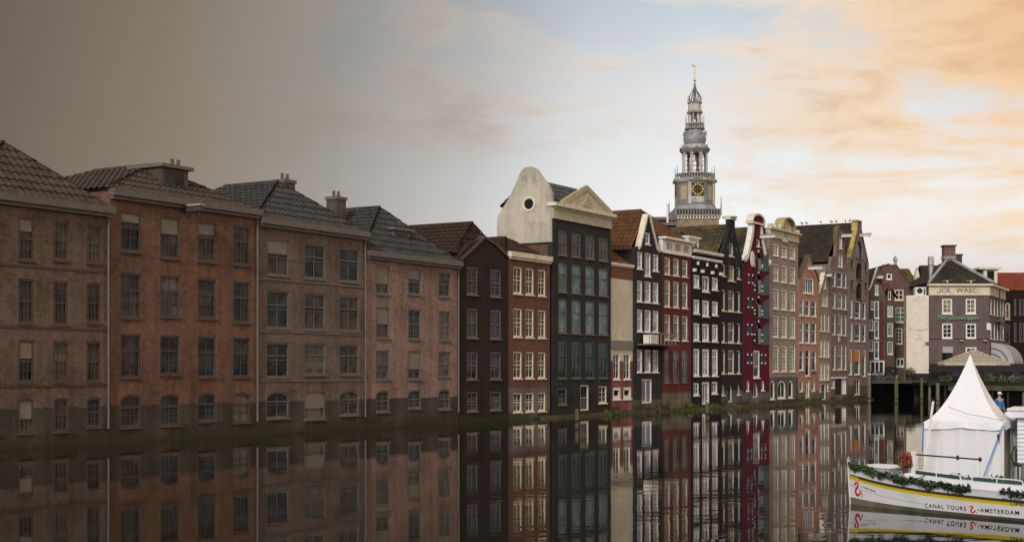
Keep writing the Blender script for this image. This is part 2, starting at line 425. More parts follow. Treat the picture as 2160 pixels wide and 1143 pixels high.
class House:
    def __init__(s, fr, x0, x1, top, wall, label, name='canal_house', off=0.0, cat='house', group=None, depth=8.0, gap=.012, foot=-1.0):
        s.fr = fr; s.x0, s.x1 = x0, x1; s.u0 = fr.u(x0)+gap; s.u1 = fr.u(x1)-gap; s.W = s.u1-s.u0
        s.xc = (x0+x1)/2; s.wall = wall; s.holes = []; s.jobs = []; s.depth = depth; s.foot = foot
        s.root = empty(name, fr.loc(s.u0, off), fr.a, label, cat, group)
        s.top = [(min(max(fr.u(a)-s.u0, 0), s.W), fr.v(b, a)) for a, b in top]
    def U(s, px): return s.fr.u(px)-s.u0
    def V(s, py, px=None): return s.fr.v(py, s.xc if px is None else px)
    def win(s, px0, px1, py0, py1, fm=None, gm=None, nx=2, ny=3, arch=0.0, rec=.03, fw=.085, sill=True, meet=None, name='window', at_px=None, blind=None, bw=.028, hole=True):
        a, b = s.U(px0), s.U(px1); c, d = s.V(py1, at_px), s.V(py0, at_px)
        s.win_uv(a, b, c, d, fm, gm, nx, ny, arch, rec, fw, sill, meet, name, blind, bw, hole)
    def win_uv(s, a, b, c, d, fm=None, gm=None, nx=2, ny=3, arch=0.0, rec=.03, fw=.085, sill=True, meet=None, name='window', blind=None, bw=.028, hole=True):
        fm = fm or WHITE; gm = gm or GD
        ar = arch*(b-a)/2
        out = shape(a, b, c, d, ar); inn = shape(a+fw, b-fw, c+fw*1.2, d-fw, ar*(1-2*fw/(b-a)))
        if hole: s.holes.append(out)
        fr = MB().ring(out, inn, rec, rec+.11)
        if meet: fr.box(a+fw-.01, b-fw+.01, rec+.025, rec+.10, c+(d-c)*meet-.03, c+(d-c)*meet+.03)
        w = fr.build(name, fm, s.root)
        # panes
        yb = rec+.075
        if meet:
            m = c+(d-c)*meet
            MB().add([(a+fw, yb, c+fw*1.2), (b-fw, yb, c+fw*1.2), (b-fw, yb, m), (a+fw, yb, m)], [(0, 1, 2, 3)]).build('pane', gm, w, fix=False)
            poly = shape(a+fw, b-fw, m, d-fw, ar*(1-2*fw/(b-a)))
            MB().add([(x, yb-.02, z) for x, z in poly], [tuple(range(len(poly)))]).build('pane', gm, w, fix=False)
        else:
            MB().add([(x, yb, z) for x, z in inn], [tuple(range(len(inn)))]).build('pane', gm, w, fix=False)
        if nx > 1 or ny > 1:
            gb = MB()
            for i in range(1, nx):
                x = a+fw+(b-a-2*fw)*i/nx; gb.box(x-bw/2, x+bw/2, rec+.035, rec+.072, c+fw, d-fw-(ar*.06))
            for j in range(1, ny):
                z = c+fw+(d-c-2*fw)*j/ny
                if ar and z > d-ar: continue
                gb.box(a+fw-.005, b-fw+.005, rec+.038, rec+.070, z-bw/2, z+bw/2)
            if gb.v: gb.build('glazing_bar', fm, w)
        if blind:
            z = d-fw-(d-c)*blind[1]
            bl = MB()
            n = 6
            for i in range(n):
                bl.box(a+fw+.002, b-fw-.002, rec+.012, rec+.03, z+(d-fw-z)*i/n+.01, z+(d-fw-z)*(i+1)/n-.01)
            bl.build('roller_blind', blind[0], w)
        if sill:
            MB().box(a-.04, b+.04, -.07, rec+.05, c-.07, c+.012).build('sill', fm, w)
        return w
    def grid(s, cols, rows, **kw):
        for r in rows:
            for i, c in enumerate(cols):
                s.win(c[0], c[1], r[0], r[1], **kw)
    def finish(s, sides=True, ve=None, vb=None):
        """front wall with real openings, then side and back walls"""
        W = s.W
        out = [(0, s.foot), (W, s.foot)] + list(reversed(s.top))
        # drop duplicates
        o2 = []
        for p in out:
            if not o2 or (abs(p[0]-o2[-1][0])+abs(p[1]-o2[-1][1])) > 1e-4: o2.append(p)
        out = o2
        polys = [[Vector((a, b, 0)) for a, b in out]] + [[Vector((a, b, 0)) for a, b in reversed(h)] for h in s.holes]
        flat = [p for q in polys for p in q]
        tri = tessellate_polygon(polys)
        mb = MB(); mb.add([(p.x, 0, p.y) for p in flat], [tuple(t) for t in tri])
        th = .3
        n = len(out)
        mb.add([(a, 0, b) for a, b in out] + [(a, th, b) for a, b in out], [(i, i+n, (i+1) % n + n, (i+1) % n) for i in range(n)])
        mb.add([(a, th, b) for a, b in out], [tuple(reversed(t)) for t in tessellate_polygon([[Vector((a, b, 0)) for a, b in out]])])
        for h in s.holes:
            m = len(h)
            mb.add([(a, 0, b) for a, b in h] + [(a, .24, b) for a, b in h], [(i, (i+1) % m, (i+1) % m + m, i+m) for i in range(m)])
        bm_o = mb.build('front_wall', s.wall, s.root, fix=False)
        s.front = bm_o
        me = bm_o.data
        bm = bmesh.new(); bm.from_mesh(me); bmesh.ops.remove_doubles(bm, verts=bm.verts, dist=1e-4); bmesh.ops.recalc_face_normals(bm, faces=bm.faces); bm.to_mesh(me); bm.free()
        if sides:
            ve = ve if ve is not None else min(s.top[0][1], s.top[-1][1])
            s.ve = ve
            b = MB(); L = s.depth; y0 = th
            b.add([(0, y0, s.foot), (0, L, s.foot), (0, L, ve), (0, y0, ve), (W, y0, s.foot), (W, L, s.foot), (W, L, ve), (W, y0, ve)],
                  [(0, 1, 2, 3), (4, 7, 6, 5), (1, 5, 6, 2), (3, 2, 6, 7)])
            if vb: b.add([(0, L-.002, ve), (W, L-.002, ve), (W/2, L-.002, vb)], [(0, 1, 2)])
            s.side = b.build('side_wall', s.wall, s.root, fix=False)
        return s
    def band(s, pts_px, w, mat, name='gable_trim', y0=-.09, y1=.34, uv=False, closed=False):
        """raised trim that follows a line on the facade; pts in photo px or uv; w = width downwards/right of the line"""
        p = list(pts_px) if uv else [(s.U(a), s.V(b, a)) for a, b in pts_px]
        q0_ = list(p); n = len(p); inn = []
        for i in range(n):
            d = Vector(q0_[min(i+1, n-1)]) - Vector(q0_[max(i-1, 0)]); d.normalize()
            k = .02 if w > 0 else -.02
            p[i] = (q0_[i][0]-d.y*k, q0_[i][1]+d.x*k)
        for i in range(n):
            d = Vector(p[min(i+1, n-1)]) - Vector(p[max(i-1, 0)]); d.normalize()
            inn.append((p[i][0]+d.y*w, p[i][1]-d.x*w))
        mb = MB()
        for i in range(n-1):
            q = [p[i], inn[i], inn[i+1], p[i+1]]
            vs = [(a, y0, b) for a, b in q] + [(a, y1, b) for a, b in q]
            mb.add(vs, [(0, 1, 2, 3), (7, 6, 5, 4), (0, 3, 7, 4), (1, 5, 6, 2)])
        for i, e in ((0, 0), (n-1, n-1)):
            q = [p[i], inn[i]]
            mb.add([(q[0][0], y0, q[0][1]), (q[1][0], y0, q[1][1]), (q[1][0], y1, q[1][1]), (q[0][0], y1, q[0][1])], [(0, 1, 2, 3)])
        return mb.build(name, mat, s.root)
    def box(s, px0, px1, py0, py1, y0, y1, mat, name, at_px=None, parent=None):
        return MB().box(s.U(px0), s.U(px1), y0, y1, s.V(py1, at_px), s.V(py0, at_px)).build(name, mat, parent or s.root)
    def hoist(s, px, py, ln=1.0, mat=None, w=.16):
        u, v = s.U(px), s.V(py, px)
        m = MB().box(u-w/2, u+w/2, -ln, .25, v-.11, v+.11)
        o = m.build('hoist_beam', mat or WHITE, s.root)
        MB().box(u-w/2-.05, u+w/2+.05, -ln-.05, .2, v+.112, v+.19).build('beam_hood', LEAD, o)
        MB().tube([(u, -ln+.1, v-.10), (u, -ln+.1, v-.3)], .02, 6).build('hook', IRON, o)

# ------------------------------------------------------------------ ground and water
def water_material():
    m, q, b = new_mat('canal water')
    co = q.n('ShaderNodeTexCoord').outputs['Object']
    mp = q.n('ShaderNodeMapping'); q.put(mp.inputs[0], co); mp.inputs['Scale'].default_value = (.55, 1.0, 1.0)
    a = q.noise(mp.outputs[0], 1.5, 3, .5, .3); c = q.noise(mp.outputs[0], .22, 3, .5, .2)
    patch = q.rng(q.noise(co, .045, 3), .40, .62, .35, 1.0)
    h = q.math('ADD', q.math('MULTIPLY', q.math('MULTIPLY', a, .35), patch), q.math('MULTIPLY', c, .55))
    bp = q.n('ShaderNodeBump'); bp.inputs['Strength'].default_value = 1.0; bp.inputs['Distance'].default_value = .0105
    q.put(bp.inputs['Height'], h); q.put(b.inputs['Normal'], bp.outputs[0])
    q.put(b.inputs['Base Color'], (.010, .011, .008)); b.inputs['Roughness'].default_value = .02
    b.inputs['IOR'].default_value = 1.333
    return m
w = MB().add([(-160, -60, 0), (160, -60, 0), (160, 260, 0), (-160, 260, 0)], [(0, 1, 2, 3)]).build('water', water_material(), fix=False)
tag(w, kind='structure')
LANDM = paint('street paving', (.14, .13, .12), .9, .25, .4, bump=.3)
nx_, ny_ = -math.sin(ROWA), math.cos(ROWA)      # inland direction of the row
def rowpt(px, back): u = ROW.u(px); p = ROW.loc(u, -back); return (p[0], p[1], 1.1)
A = rowpt(-900, 4.5); B = rowpt(1830, 4.5)
land = MB()
pts = [A, B, (38.0, 153, 1.1), (80, 153, 1.1), (3000, 153, 1.1), (3000, 4000, 1.1), (-3000, 4000, 1.1), (-3000, A[1], 1.1)]
land.add(pts, [tuple(t) for t in tessellate_polygon([[Vector(p) for p in pts]])])
land.add([pts[0], pts[1], pts[2], pts[3], (pts[0][0], pts[0][1], -2), (pts[1][0], pts[1][1], -2), (38, 153, -2), (80, 153, -2)], [(0, 4, 5, 1), (1, 5, 6, 2), (2, 6, 7, 3)])
o = land.build('ground', LANDM); tag(o, kind='structure')
bed = MB().add([(-4000, -4000, -2.2), (4000, -4000, -2.2), (4000, 4000, -2.2), (-4000, 4000, -2.2)], [(0, 1, 2, 3)]).build('canal_bed', paint('mud', (.05, .045, .035), .9, .2, .3), fix=False)
tag(bed, kind='structure')
#HOUSES
# ------------------------------------------------------------------ the row of canal houses
T_BROWN = tiles('brown pantiles', (.105, .046, .019), .2)
T_DULL = tiles('dull brown tiles', (.060, .042, .033), .15)
T_DARK = tiles('dark mossy pantiles', (.060, .045, .028), .6, (.15, .12, .016))
T_BLACK = tiles('sooty pantiles', (.030, .025, .020), .35)
T_GREY = tiles('grey slates', (.060, .066, .068), .1)
T_DSL = tiles('dark slates', (.042, .042, .040), .1)
T_MAROON = tiles('dark maroon tiles', (.035, .018, .013), .1)
T_RED = tiles('red pantiles', (.24, .050, .026), .05)
T_ORANGE = tiles('orange pantiles', (.27, .075, .022), .1)
GRP = 'canal houses rising from the water'

def cornice(h, py, tall, proud, mat, name='cornice', px0=None, px1=None):
    """a horizontal moulding across the whole facade"""
    a = 0 if px0 is None else h.U(px0); b = h.W if px1 is None else h.U(px1)
    v = h.V(py)
    m = MB().box(a-.03, b+.03, -proud, .05, v-tall, v)
    m.box(a-.0, b+.0, -proud*.55, .04, v-tall*1.5, v-tall-.002)
    return m.build(name, mat, h.root)

def chimney(h, u, y, v0, v1, w, d, mat, pots=2, capm=None):
    o = MB().box(u-w/2, u+w/2, y-d/2, y+d/2, v0, v1-.16).build('chimney', mat, h.root)
    MB().box(u-w/2-.06, u+w/2+.06, y-d/2-.06, y+d/2+.06, v1-.158, v1).build('chimney_cap', capm or STONE, o)
    for i in range(pots):
        x = u + (i-(pots-1)/2)*w*.5
        MB().lathe([(.09, v1), (.075, v1+.3), (.09, v1+.32)], 8, (x, y)).build('chimney_pot', BROWNF, o)
    return o

# --- far left: brown brick houses -------------------------------------------------
GDC = glass('dim curtain glass', (.07, .06, .05), (.14, .12, .10)); DBL = paint('dull blind', (.20, .17, .14), .7)
rl_ = random.Random(3)
def left_house(x0, x1, ytop, col, lab, ncol, rows, fm, gm, roof, rh, base=(.07, .06, .05), cm=None, wfrac=.52, depth=8.0, off=0.0, style=(2, 4, .5), chim=.3, dorm=False, course=False, hatchbeam=False):
    h = House(ROW, x0, x1, [(x0, ytop), (x1, ytop)], brick('brick '+lab, col, base, 1.5, var=.36), lab, depth=depth, group=GRP, off=off)
    h.top = [(0, h.V(ytop)), (h.W, h.V(ytop))]
    for (r0, r1) in rows:
        for i in range(ncol):
            uc = h.W*(i+.5)/ncol; hw = h.W/ncol*wfrac/2
            last = (r0, r1) == rows[-1]
            gz = rl_.choice((gm, gm, GD, GDC))
            hd_ = rl_.choice((0, 0, .12))
            h.win_uv(uc-hw, uc+hw, h.V(r1)+hd_, h.V(r0), fm, gz, style[0], style[1], meet=style[2], arch=.35 if last else 0)
            if rl_.random() < .3:
                MB().box(uc-hw+.1, uc+hw-.1, .05, .085, h.V(r0)-.1-rl_.uniform(.3, .9), h.V(r0)-.1).build('roller_blind', DBL, h.root)
    h.finish()
    cornice(h, ytop, .28, .30, cm or GREYF)
    if course:
        for (r0, r1) in rows[1:]:
            v_ = h.V(r0)+.45; MB().box(0, h.W, -.035, -.002, v_, v_+.10).build('string_course', fm, h.root)
    if hatchbeam: h.hoist((x0+x1)/2, ytop+22, 1.0, fm, .2)
    MB().tube([(h.W-.14, -.08, .6), (h.W-.14, -.08, h.V(ytop)-.4)], .05, 6).build('drainpipe', GREYF, h.root)
    chimney(h, h.W*chim, 3.6, h.V(ytop), h.V(ytop)+rh+.45, .8, .7, BROWNF, 2, GREYF)
    if dorm:
        dv = h.V(ytop)+.15
        d_ = MB().box(h.W*.42, h.W*.60, .9, 2.6, dv, dv+1.25).build('dormer', fm, h.root)
        MB().box(h.W*.40, h.W*.62, .7, 2.8, dv+1.252, dv+1.40).build('dormer_roof', GREYF, d_)
        MB().box(h.W*.45, h.W*.57, .87, .898, dv+.2, dv+1.1).build('dormer_window', GD, d_)
    gable_roof(h.root, h.W, h.depth, h.V(ytop)-.02, h.V(ytop)+rh, roof, y0=.1, fh=2.2, bh=2.2)
    return h
h = left_house(-330, -62, 392, (.145, .108, .088), 'brown brick canal house with dark sash windows at the far end of the row', 3,
           [(440, 540), (580, 680), (716, 806), (845, 920)], BROWNF, GBR, T_DULL, 2.0)
h = left_house(-62, 232, 418, (.155, .114, .092), 'wide dull brown brick canal house under a low brown roof', 4,
           [(462, 552), (590, 684), (718, 806), (840, 912)], BROWNF, GBR, T_DULL, 2.3, wfrac=.46, style=(3, 4, .5), chim=.22, course=True)
h = left_house(232, 545, 420, (.17, .100, .070), 'reddish brown brick canal house with four windows to a storey', 4,
           [(462, 548), (584, 676), (708, 796), (830, 896)], BROWNF, GBR, T_DULL, 1.6, style=(2, 3, .6), chim=.82, dorm=True, hatchbeam=True)
h = left_house(545, 772, 474, (.165, .125, .104), 'greyish brown canal house under a slate roof beside the rosy house', 3,
           [(514, 588), (618, 696), (724, 796), (824, 884)], GREYF, GBR, T_DSL, 2.2, wfrac=.60, style=(2, 2, .62), chim=.75, course=True)
h = left_house(772, 968, 540, (.27, .188, .158), 'rosy rendered canal house with a slate roof behind its cornice', 3,
           [(566, 626), (652, 716), (740, 800), (822, 866)], GREYF, GBR, T_DSL, 2.7, cm=GREYF, wfrac=.42, style=(2, 4, .5), chim=.25, dorm=True)
# narrow dark house with maroon tiles
h = House(ROW, 970, 1072, [(970, 540), (1021, 500), (1072, 532)], brick('sooty brick', (.040, .030, .026), (.03, .027, .022), 1.3), 'narrow sooty black house with a maroon tiled roof', group=GRP, depth=6)
h.top = [(0, h.V(545)), (h.W*.2, h.V(518)), (h.W*.5, h.V(500)), (h.W*.8, h.V(518)), (h.W, h.V(545))]
h.grid([(985, 1008), (1034, 1057)], [(566, 624), (652, 714), (742, 800), (826, 866)], fm=GREYF, gm=GD, meet=.5)
h.finish(); h.band([(970, 545), (1000, 518), (1021, 498), (1045, 514), (1072, 542)], .14, BROWNF)
gable_roof(h.root, h.W, h.depth, h.V(540), h.V(470), T_MAROON, fh=.5)
# red brick house with pale cornice
h = House(ROW, 1073, 1160, [(1073, 540), (1160, 540)], brick('muted red brick', (.165, .085, .065), (.16, .14, .13), 1.9), 'muted red brick canal house with a pale cornice beside the temple-fronted house', group=GRP, depth=6)
h.top = [(0, h.V(540)), (h.W, h.V(540))]
h.grid([(1083, 1101), (1109, 1126), (1135, 1151)], [(566, 622), (652, 712), (742, 798), (828, 868)], fm=CREAM, gm=GBR, meet=.5)
h.finish(); cornice(h, 536, .30, .22, CREAM); gable_roof(h.root, h.W, h.depth, h.V(541), h.V(500), T_MAROON, y0=.1, fh=1.6, bh=1.6)

# --- temple-fronted dark house -----------------------------------------------------
DK = brick('charcoal brick', (.040, .042, .042), (.030, .031, .031), 1.5, plaster=True)
h = House(ROW, 1165, 1288, [(1165, 466), (1288, 482)], DK, 'tall charcoal house with a cream temple pediment and oculus side gable', group=GRP, depth=4.0)
h.top = [(0, h.V(472)), (h.W, h.V(472))]
cols = [(1178, 1196), (1206, 1225), (1235, 1254), (1263, 1282)]
h.grid(cols, [(494, 544)], fm=GREYF, gm=GBR, meet=.5, nx=2, ny=2)
h.grid(cols, [(560, 620)], fm=GREYF, gm=GT, meet=.62, nx=1, ny=1)
h.grid(cols, [(634, 704)], fm=GREYF, gm=GT, meet=.62, nx=1, ny=1)
h.grid(cols, [(722, 798)], fm=GREENF, gm=GD, meet=.62, nx=2, ny=2)
h.win(1178, 1196, 818, 852, fm=GREYF, gm=GD); h.win(1224, 1242, 812, 866, fm=CREAM, gm=GD, nx=1, ny=2, sill=False, name='door'); h.win(1263, 1280, 815, 852, fm=CREAM, gm=GD)
h.finish()
pw = CREAM
v0 = h.V(472); vf = h.V(447); W = h.W
fz = MB().box(-.02, W+.02, -.10, .30, v0+.002, vf).build('frieze', paint('stone cream', (.50, .47, .36), .7, .12, 2, dirt=(.3, .28, .2)), h.root)
for i in range(22):     # worn raised letters of the frieze are too soft to read: a row of dentils above instead
    pass
cn = MB().box(-.2, W+.2, -.36, .30, vf+.002, vf+.22).build('cornice', pw, h.root)
for i in range(26):
    x = W*(i+.5)/26
    MB().box(x-.06, x+.06, -.22, -.105, vf-.14, vf).build('dentil', pw, fz)
# pediment
pc, ph = W*.56, h.V(398)-vf-.22
pl, pr = W*.16, W*1.0
pb = vf+.224
MB().prism([(pl, pb), (pr, pb), (pc, pb+ph)], -.06, .28).build('tympanum', paint('stone cream', (.5, .47, .36)), h.root)
pe = MB()
pe.bar((pl-.1, .0, pb+.05), (pc, .0, pb+ph+.12), .34, .2, up=(0, 1, 0)); pe.bar((pr+.1, .0, pb+.05), (pc, .0, pb+ph+.12), .34, .2, up=(0, 1, 0))
pe.build('pediment_moulding', paint('ochre cream', (.46, .40, .24), .6), h.root)
MB().prism([(pc-.7, pb+.18), (pc+.7, pb+.18), (pc, pb+ph*.72)], -.13, -.065).build('tympanum_relief', paint('ochre cream', (.46, .40, .24)), h.root)
# side gable (in the party wall), with the round window
L = h.depth
sv = [(0.0, h.V(466)), (0.0, h.V(424)), (.25, h.V(404)), (.7, h.V(388)), (1.1, h.V(370)), (1.45, h.V(364)), (1.9, h.V(364)), (2.25, h.V(372)), (2.6, h.V(396)), (3.1, h.V(424)), (3.6, h.V(446)), (L, h.V(464)), (L, h.V(520)), (0.0, h.V(520))]
CW = brick('cream render', (.46, .42, .34), plaster=True, var=.26)
sg = MB()
n = len(sv); tri = tessellate_polygon([[Vector((a, b, 0)) for a, b in sv]])
sg.add([(-.10, a, b) for a, b in sv] + [(.2, a, b) for a, b in sv], [tuple(t) for t in tri] + [tuple(i+n for i in reversed(t)) for t in tri] + [(i, (i+1) % n, (i+1) % n + n, i+n) for i in range(n)])
sgo = sg.build('side_gable', CW, h.root)
oc = MB(); cy, cz, r0 = 1.62, h.V(440), .34
oc.add([(-.16, cy+r*math.cos(2*math.pi*k/16), cz+r*math.sin(2*math.pi*k/16)) for r in (r0, r0+.14) for k in range(16)] + [(-.08, cy+r*math.cos(2*math.pi*k/16), cz+r*math.sin(2*math.pi*k/16)) for r in (r0, r0+.14) for k in range(16)],
       [(k, (k+1) % 16, 16+(k+1) % 16, 16+k) for k in range(16)] + [(k, 32+k, 32+(k+1) % 16, (k+1) % 16) for k in range(16)] + [(16+k, 16+(k+1) % 16, 48+(k+1) % 16, 48+k) for k in range(16)])
oo = oc.build('round_window', CREAM, sgo)
MB().add([(-.115, cy+r0*math.cos(2*math.pi*k/16), cz+r0*math.sin(2*math.pi*k/16)) for k in range(16)], [tuple(range(16))]).build('pane', GD, oo)
lw = MB().box(-.055, -.005, .3, L, h.V(525), h.foot).build('side_cladding', brick('red party wall', (.15, .08, .06)), h.root)
rf = MB(); ve = vf+.2; vr = h.V(386)
tile_slope(rf, (.2, .3, ve), (1, 0, 0), (0, 1.6, vr-ve), W-.2, lambda t: (0, (W-.2)-1.4*t))
tile_slope(rf, (.2, L, ve), (1, 0, 0), (0, -(L-1.9), vr-ve), W-.2, lambda t: (0, (W-.2)-1.4*t))
tile_slope(rf, (W, .3, ve), (0, 1, 0), (-1.4, 0, vr-ve), L-.3, lambda t: (1.6*t, (L-.3)-(L-1.9)*t))
rf.build('roof', T_GREY, h.root, fix=False)

# --- cream rendered slip of a house ---------------------------------------------------
WB = brick('cream render over red brick', (.62, .57, .44), (.24, .10, .085), 3.6, plaster=True, var=.10)
h = House(ROW, 1292, 1338, [(1292, 555), (1338, 568)], WB, 'narrow house with a blank cream rendered front over a red ground floor', group=GRP, depth=7, off=-.12)
h.top = [(0, h.V(556)), (h.W, h.V(556))]
h.win(1297, 1311, 746, 800, fm=WHITE, gm=GD, nx=2, ny=3); h.win(1319, 1333, 746, 800, fm=WHITE, gm=GD, nx=2, ny=3)
h.win(1296, 1313, 816, 842, fm=WHITE, gm=GD, nx=1, ny=1, fw=.22); h.win(1318, 1335, 816, 842, fm=WHITE, gm=GD, nx=1, ny=1, fw=.22)
h.finish()
MB().box(-.01, h.W+.01, -.03, .25, h.V(588), h.V(560)).build('brick_band', brick('brown brick band', (.19, .095, .065)), h.root)
cornice(h, 556, .16, .14, CREAM); h.box(1293, 1337, 718, 736, -.10, .02, paint('grey ledge', (.22, .21, .18), .8), 'ledge')
gable_roof(h.root, h.W, h.depth, h.V(557), h.V(520), T_BROWN, y0=.15, fh=1.2)

# --- charcoal house with spout gable and balcony --------------------------------------
h = House(ROW, 1339.5, 1395, [(1339.5, 545), (1395, 545)], brick('charcoal render', (.038, .038, .040), (.10, .095, .07), .9, plaster=True), 'charcoal house with white windows, steep white-edged gable and balcony', group=GRP, depth=7)
h.top = [(0, h.V(527)), (h.W*.16, h.V(522)), (h.W*.40, h.V(462)), (h.W*.44, h.V(452)), (h.W*.56, h.V(452)), (h.W*.60, h.V(466)), (h.W*.86, h.V(522)), (h.W, h.V(527))]
c3 = [(1344, 1355), (1360, 1373), (1377, 1389)]
for i, c in enumerate(c3):
    h.win(c[0], c[1], 534, 583 if i == 1 else 570, fm=WHITE, gm=GL if i == 1 else GC, nx=2, ny=3)
h.grid(c3, [(594, 638)], fm=WHITE, gm=GC, meet=.55, nx=1, ny=1)
h.grid(c3, [(654, 700)], fm=WHITE, gm=GC, meet=.55, nx=1, ny=1)
h.grid(c3, [(738, 785)], fm=WHITE, gm=GC, meet=.55, nx=1, ny=1)
h.win(1361, 1371, 491, 516, fm=WHITE, gm=GC, nx=1, ny=2)
h.win(1354, 1375, 799, 850, fm=WHITE, gm=GL, nx=2, ny=1, sill=False, name='door')
h.finish()
T = h.top
h.band([(T[1][0]-.25, T[1][1]-.15), T[1], T[2], T[3]], .17, CREAM, uv=True)
h.band([T[4], T[5], T[6], (T[6][0]+.25, T[6][1]-.15)], .17, CREAM, uv=True)
gable_roof(h.root, h.W, h.depth, h.V(532), h.V(460), T_BROWN)
bv = h.V(729); bt = h.V(703)
bal = MB().box(.25, h.W+.9, -1.0, -.01, bv, bv+.12).build('balcony', paint('mossy balcony timber', (.12, .11, .05), .8), h.root)
br_ = MB()
for y in (-.97,):
    br_.box(.27, h.W+.88, y-.02, y+.02, bt-.05, bt)
    k = 0
    while .3+k*.62 < h.W+.9:
        br_.box(.3+k*.62-.02, .3+k*.62+.02, y-.018, y+.018, bv+.12, bt-.05); k += 1
br_.build('balcony_rail', paint('pale rail', (.3, .28, .22)), bal)
MB().box(.9, 2.1, -.80, -.2, bv+.122, bv+.75).build('balcony_crate', WHITE, bal)

# --- red house ---------------------------------------------------------------------------
RB = brick('red painted brick', (.150, .040, .038), (.15, .135, .10), 1.35, var=.14)
h = House(ROW, 1396.5, 1458, [(1396.5, 534), (1458, 534)], RB, 'dark red brick house under a white attic storey', group=GRP, depth=7)
h.top = [(0, h.V(535)), (h.W, h.V(535))]
c3 = [(1402, 1413.5), (1420, 1432), (1439, 1450.5)]
h.grid(c3, [(546, 582), (594, 649)], fm=CREAM, gm=GT, meet=.5, nx=1, ny=1)
h.grid(c3, [(665, 718)], fm=CREAM, gm=GB, meet=.7, nx=1, ny=1)
h.grid(c3, [(739, 807)], fm=GREYF, gm=GT, meet=.68, nx=2, ny=4)
h.finish()
h2 = House(ROW, 1396.5, 1458, [(1396.5, 506), (1458, 506)], WHITE, None, name='attic_storey', cat=None, depth=7, foot=h.V(535)+.003)
h2.root.parent = h.root; h2.root.location = (0, 0, 0); h2.root.rotation_euler = (0, 0, 0)
# the attic is a part: rebuilt directly below the house
for ch in list(h2.root.children): bpy.data.objects.remove(ch)
bpy.data.objects.remove(h2.root)
va, vb_ = h.V(535)+.003, h.V(509)
at_o = MB().box(.0, h.W, -.05, .3, va, vb_).build('attic_storey', WHITE, h.root)
for c, gm in zip([(1405, 1416), (1423, 1434), (1441, 1451)], (GC, paint('pink blind', (.42, .33, .28), .6), paint('pink blind', (.42, .33, .28), .6))):
    MB().box(h.U(c[0]), h.U(c[1]), -.062, -.052, va+.18, vb_-.22).build('attic_window', gm, at_o)
cn = MB().box(-.1, h.W+.12, -.36, .3, vb_+.002, vb_+.16).build('cornice', WHITE, h.root)
h.box(1396.5, 1458, 535, 538, -.10, -.052, WHITE, 'string_course')
gable_roof(h.root, h.W, h.depth, vb_+.14, h.V(440), T_BROWN, y0=.3, fh=2.6, bh=1.2)
for r in range(3):
    pass
for c in c3:
    rl = MB()
    for z in (.25, .42, .59, .76):
        rl.box(h.U(c[0])+.02, h.U(c[1])-.02, -.10, -.08, h.V(718)+z, h.V(718)+z+.025)
    rl.build('window_rail', STEEL, h.root)

# --- black house with white windows ---------------------------------------------------------
BB = brick('black painted brick', (.022, .022, .025), plaster=True, var=.2)
h = House(ROW, 1459.5, 1520, [(1459.5, 532), (1520, 532)], BB, 'black house with white windows and a cornice with white consoles', group=GRP, depth=6.0, off=.06)
h.top = [(0, h.V(533)), (h.W, h.V(533))]
c3 = [(1461.5, 1474), (1480, 1494.5), (1500.5, 1513)]
for i, c in enumerate(c3):
    h.win(c[0], c[1], 583, 616 if i == 1 else 610, fm=WHITE, gm=GC if i != 1 else GB, nx=2, ny=1 if i != 1 else 2, fw=.13)
    h.win(c[0], c[1], 634, 668 if i == 1 else 664, fm=WHITE, gm=GC, nx=2, ny=1, fw=.14)
    h.win(c[0], c[1], 683, 720, fm=WHITE, gm=GL, nx=2, ny=2, fw=.15)
    h.win(c[0], c[1], 736, 793, fm=WHITE, gm=GC if i == 1 else GL, nx=2, ny=4, fw=.15, meet=.7)
h.win(1461.5, 1473, 807, 833, fm=WHITE, gm=GB, nx=2, ny=2, fw=.13); h.win(1500, 1512, 805, 831, fm=WHITE, gm=GB, nx=2, ny=2, fw=.13)
h.win(1479.5, 1495, 805, 853, fm=WHITE, gm=GL, nx=2, ny=1, fw=.16, sill=False, name='door')
h.finish()
cornice(h, 531, .16, .22, WHITE); cornice(h, 545, .14, .12, WHITE, 'string_course')
for a in (1469.5, 1489, 1508):
    MB().box(h.U(a)-.10, h.U(a)+.10, -.12, -.005, h.V(562), h.V(555)).build('console', WHITE, h.root)
for a in (1461, 1478, 1499, 1516.5):
    b_ = MB().box(h.U(a)-.13, h.U(a)+.13, -.22, -.005, h.V(577), h.V(571)).build('bracket', WHITE, h.root)
for a in (1478, 1499, 1516.5):
    MB().bar((h.U(a), -.16, h.V(572)), (h.U(a)-.8, -.02, h.V(561)), .04).build('black_diagonal', BLACK, h.root)  # thin black bar slanting up from the bracket
gable_roof(h.root, h.W, h.depth, h.V(531), h.V(486), T_DARK, y0=.2, fh=2.0, bh=1.0)
# dormer
dm = empty('dormer', (0, 0, 0)); dm.parent = h.root
bpy.data.objects.remove(dm)
dv0, dv1 = h.V(529), h.V(506)
do = MB().box(.15, 2.2, .45, 2.4, dv0, dv1).build('dormer', WHITE, h.root)
MB().box(.05, 2.35, .32, 2.5, dv1+.002, dv1+.14).build('dormer_roof', WHITE, do)
MB().box(.55, 1.75, .425, .448, dv0+.15, dv1-.15).build('dormer_window', GB, do)
MB().box(2.202, 2.225, .5, 2.35, dv0+.05, dv1-.02).build('dormer_cheek', paint('teal cladding', (.03, .22, .27), .5), do)
MB().box(1.13, 1.17, .40, .424, dv0+.15, dv1-.15).build('glazing_bar', WHITE, do)

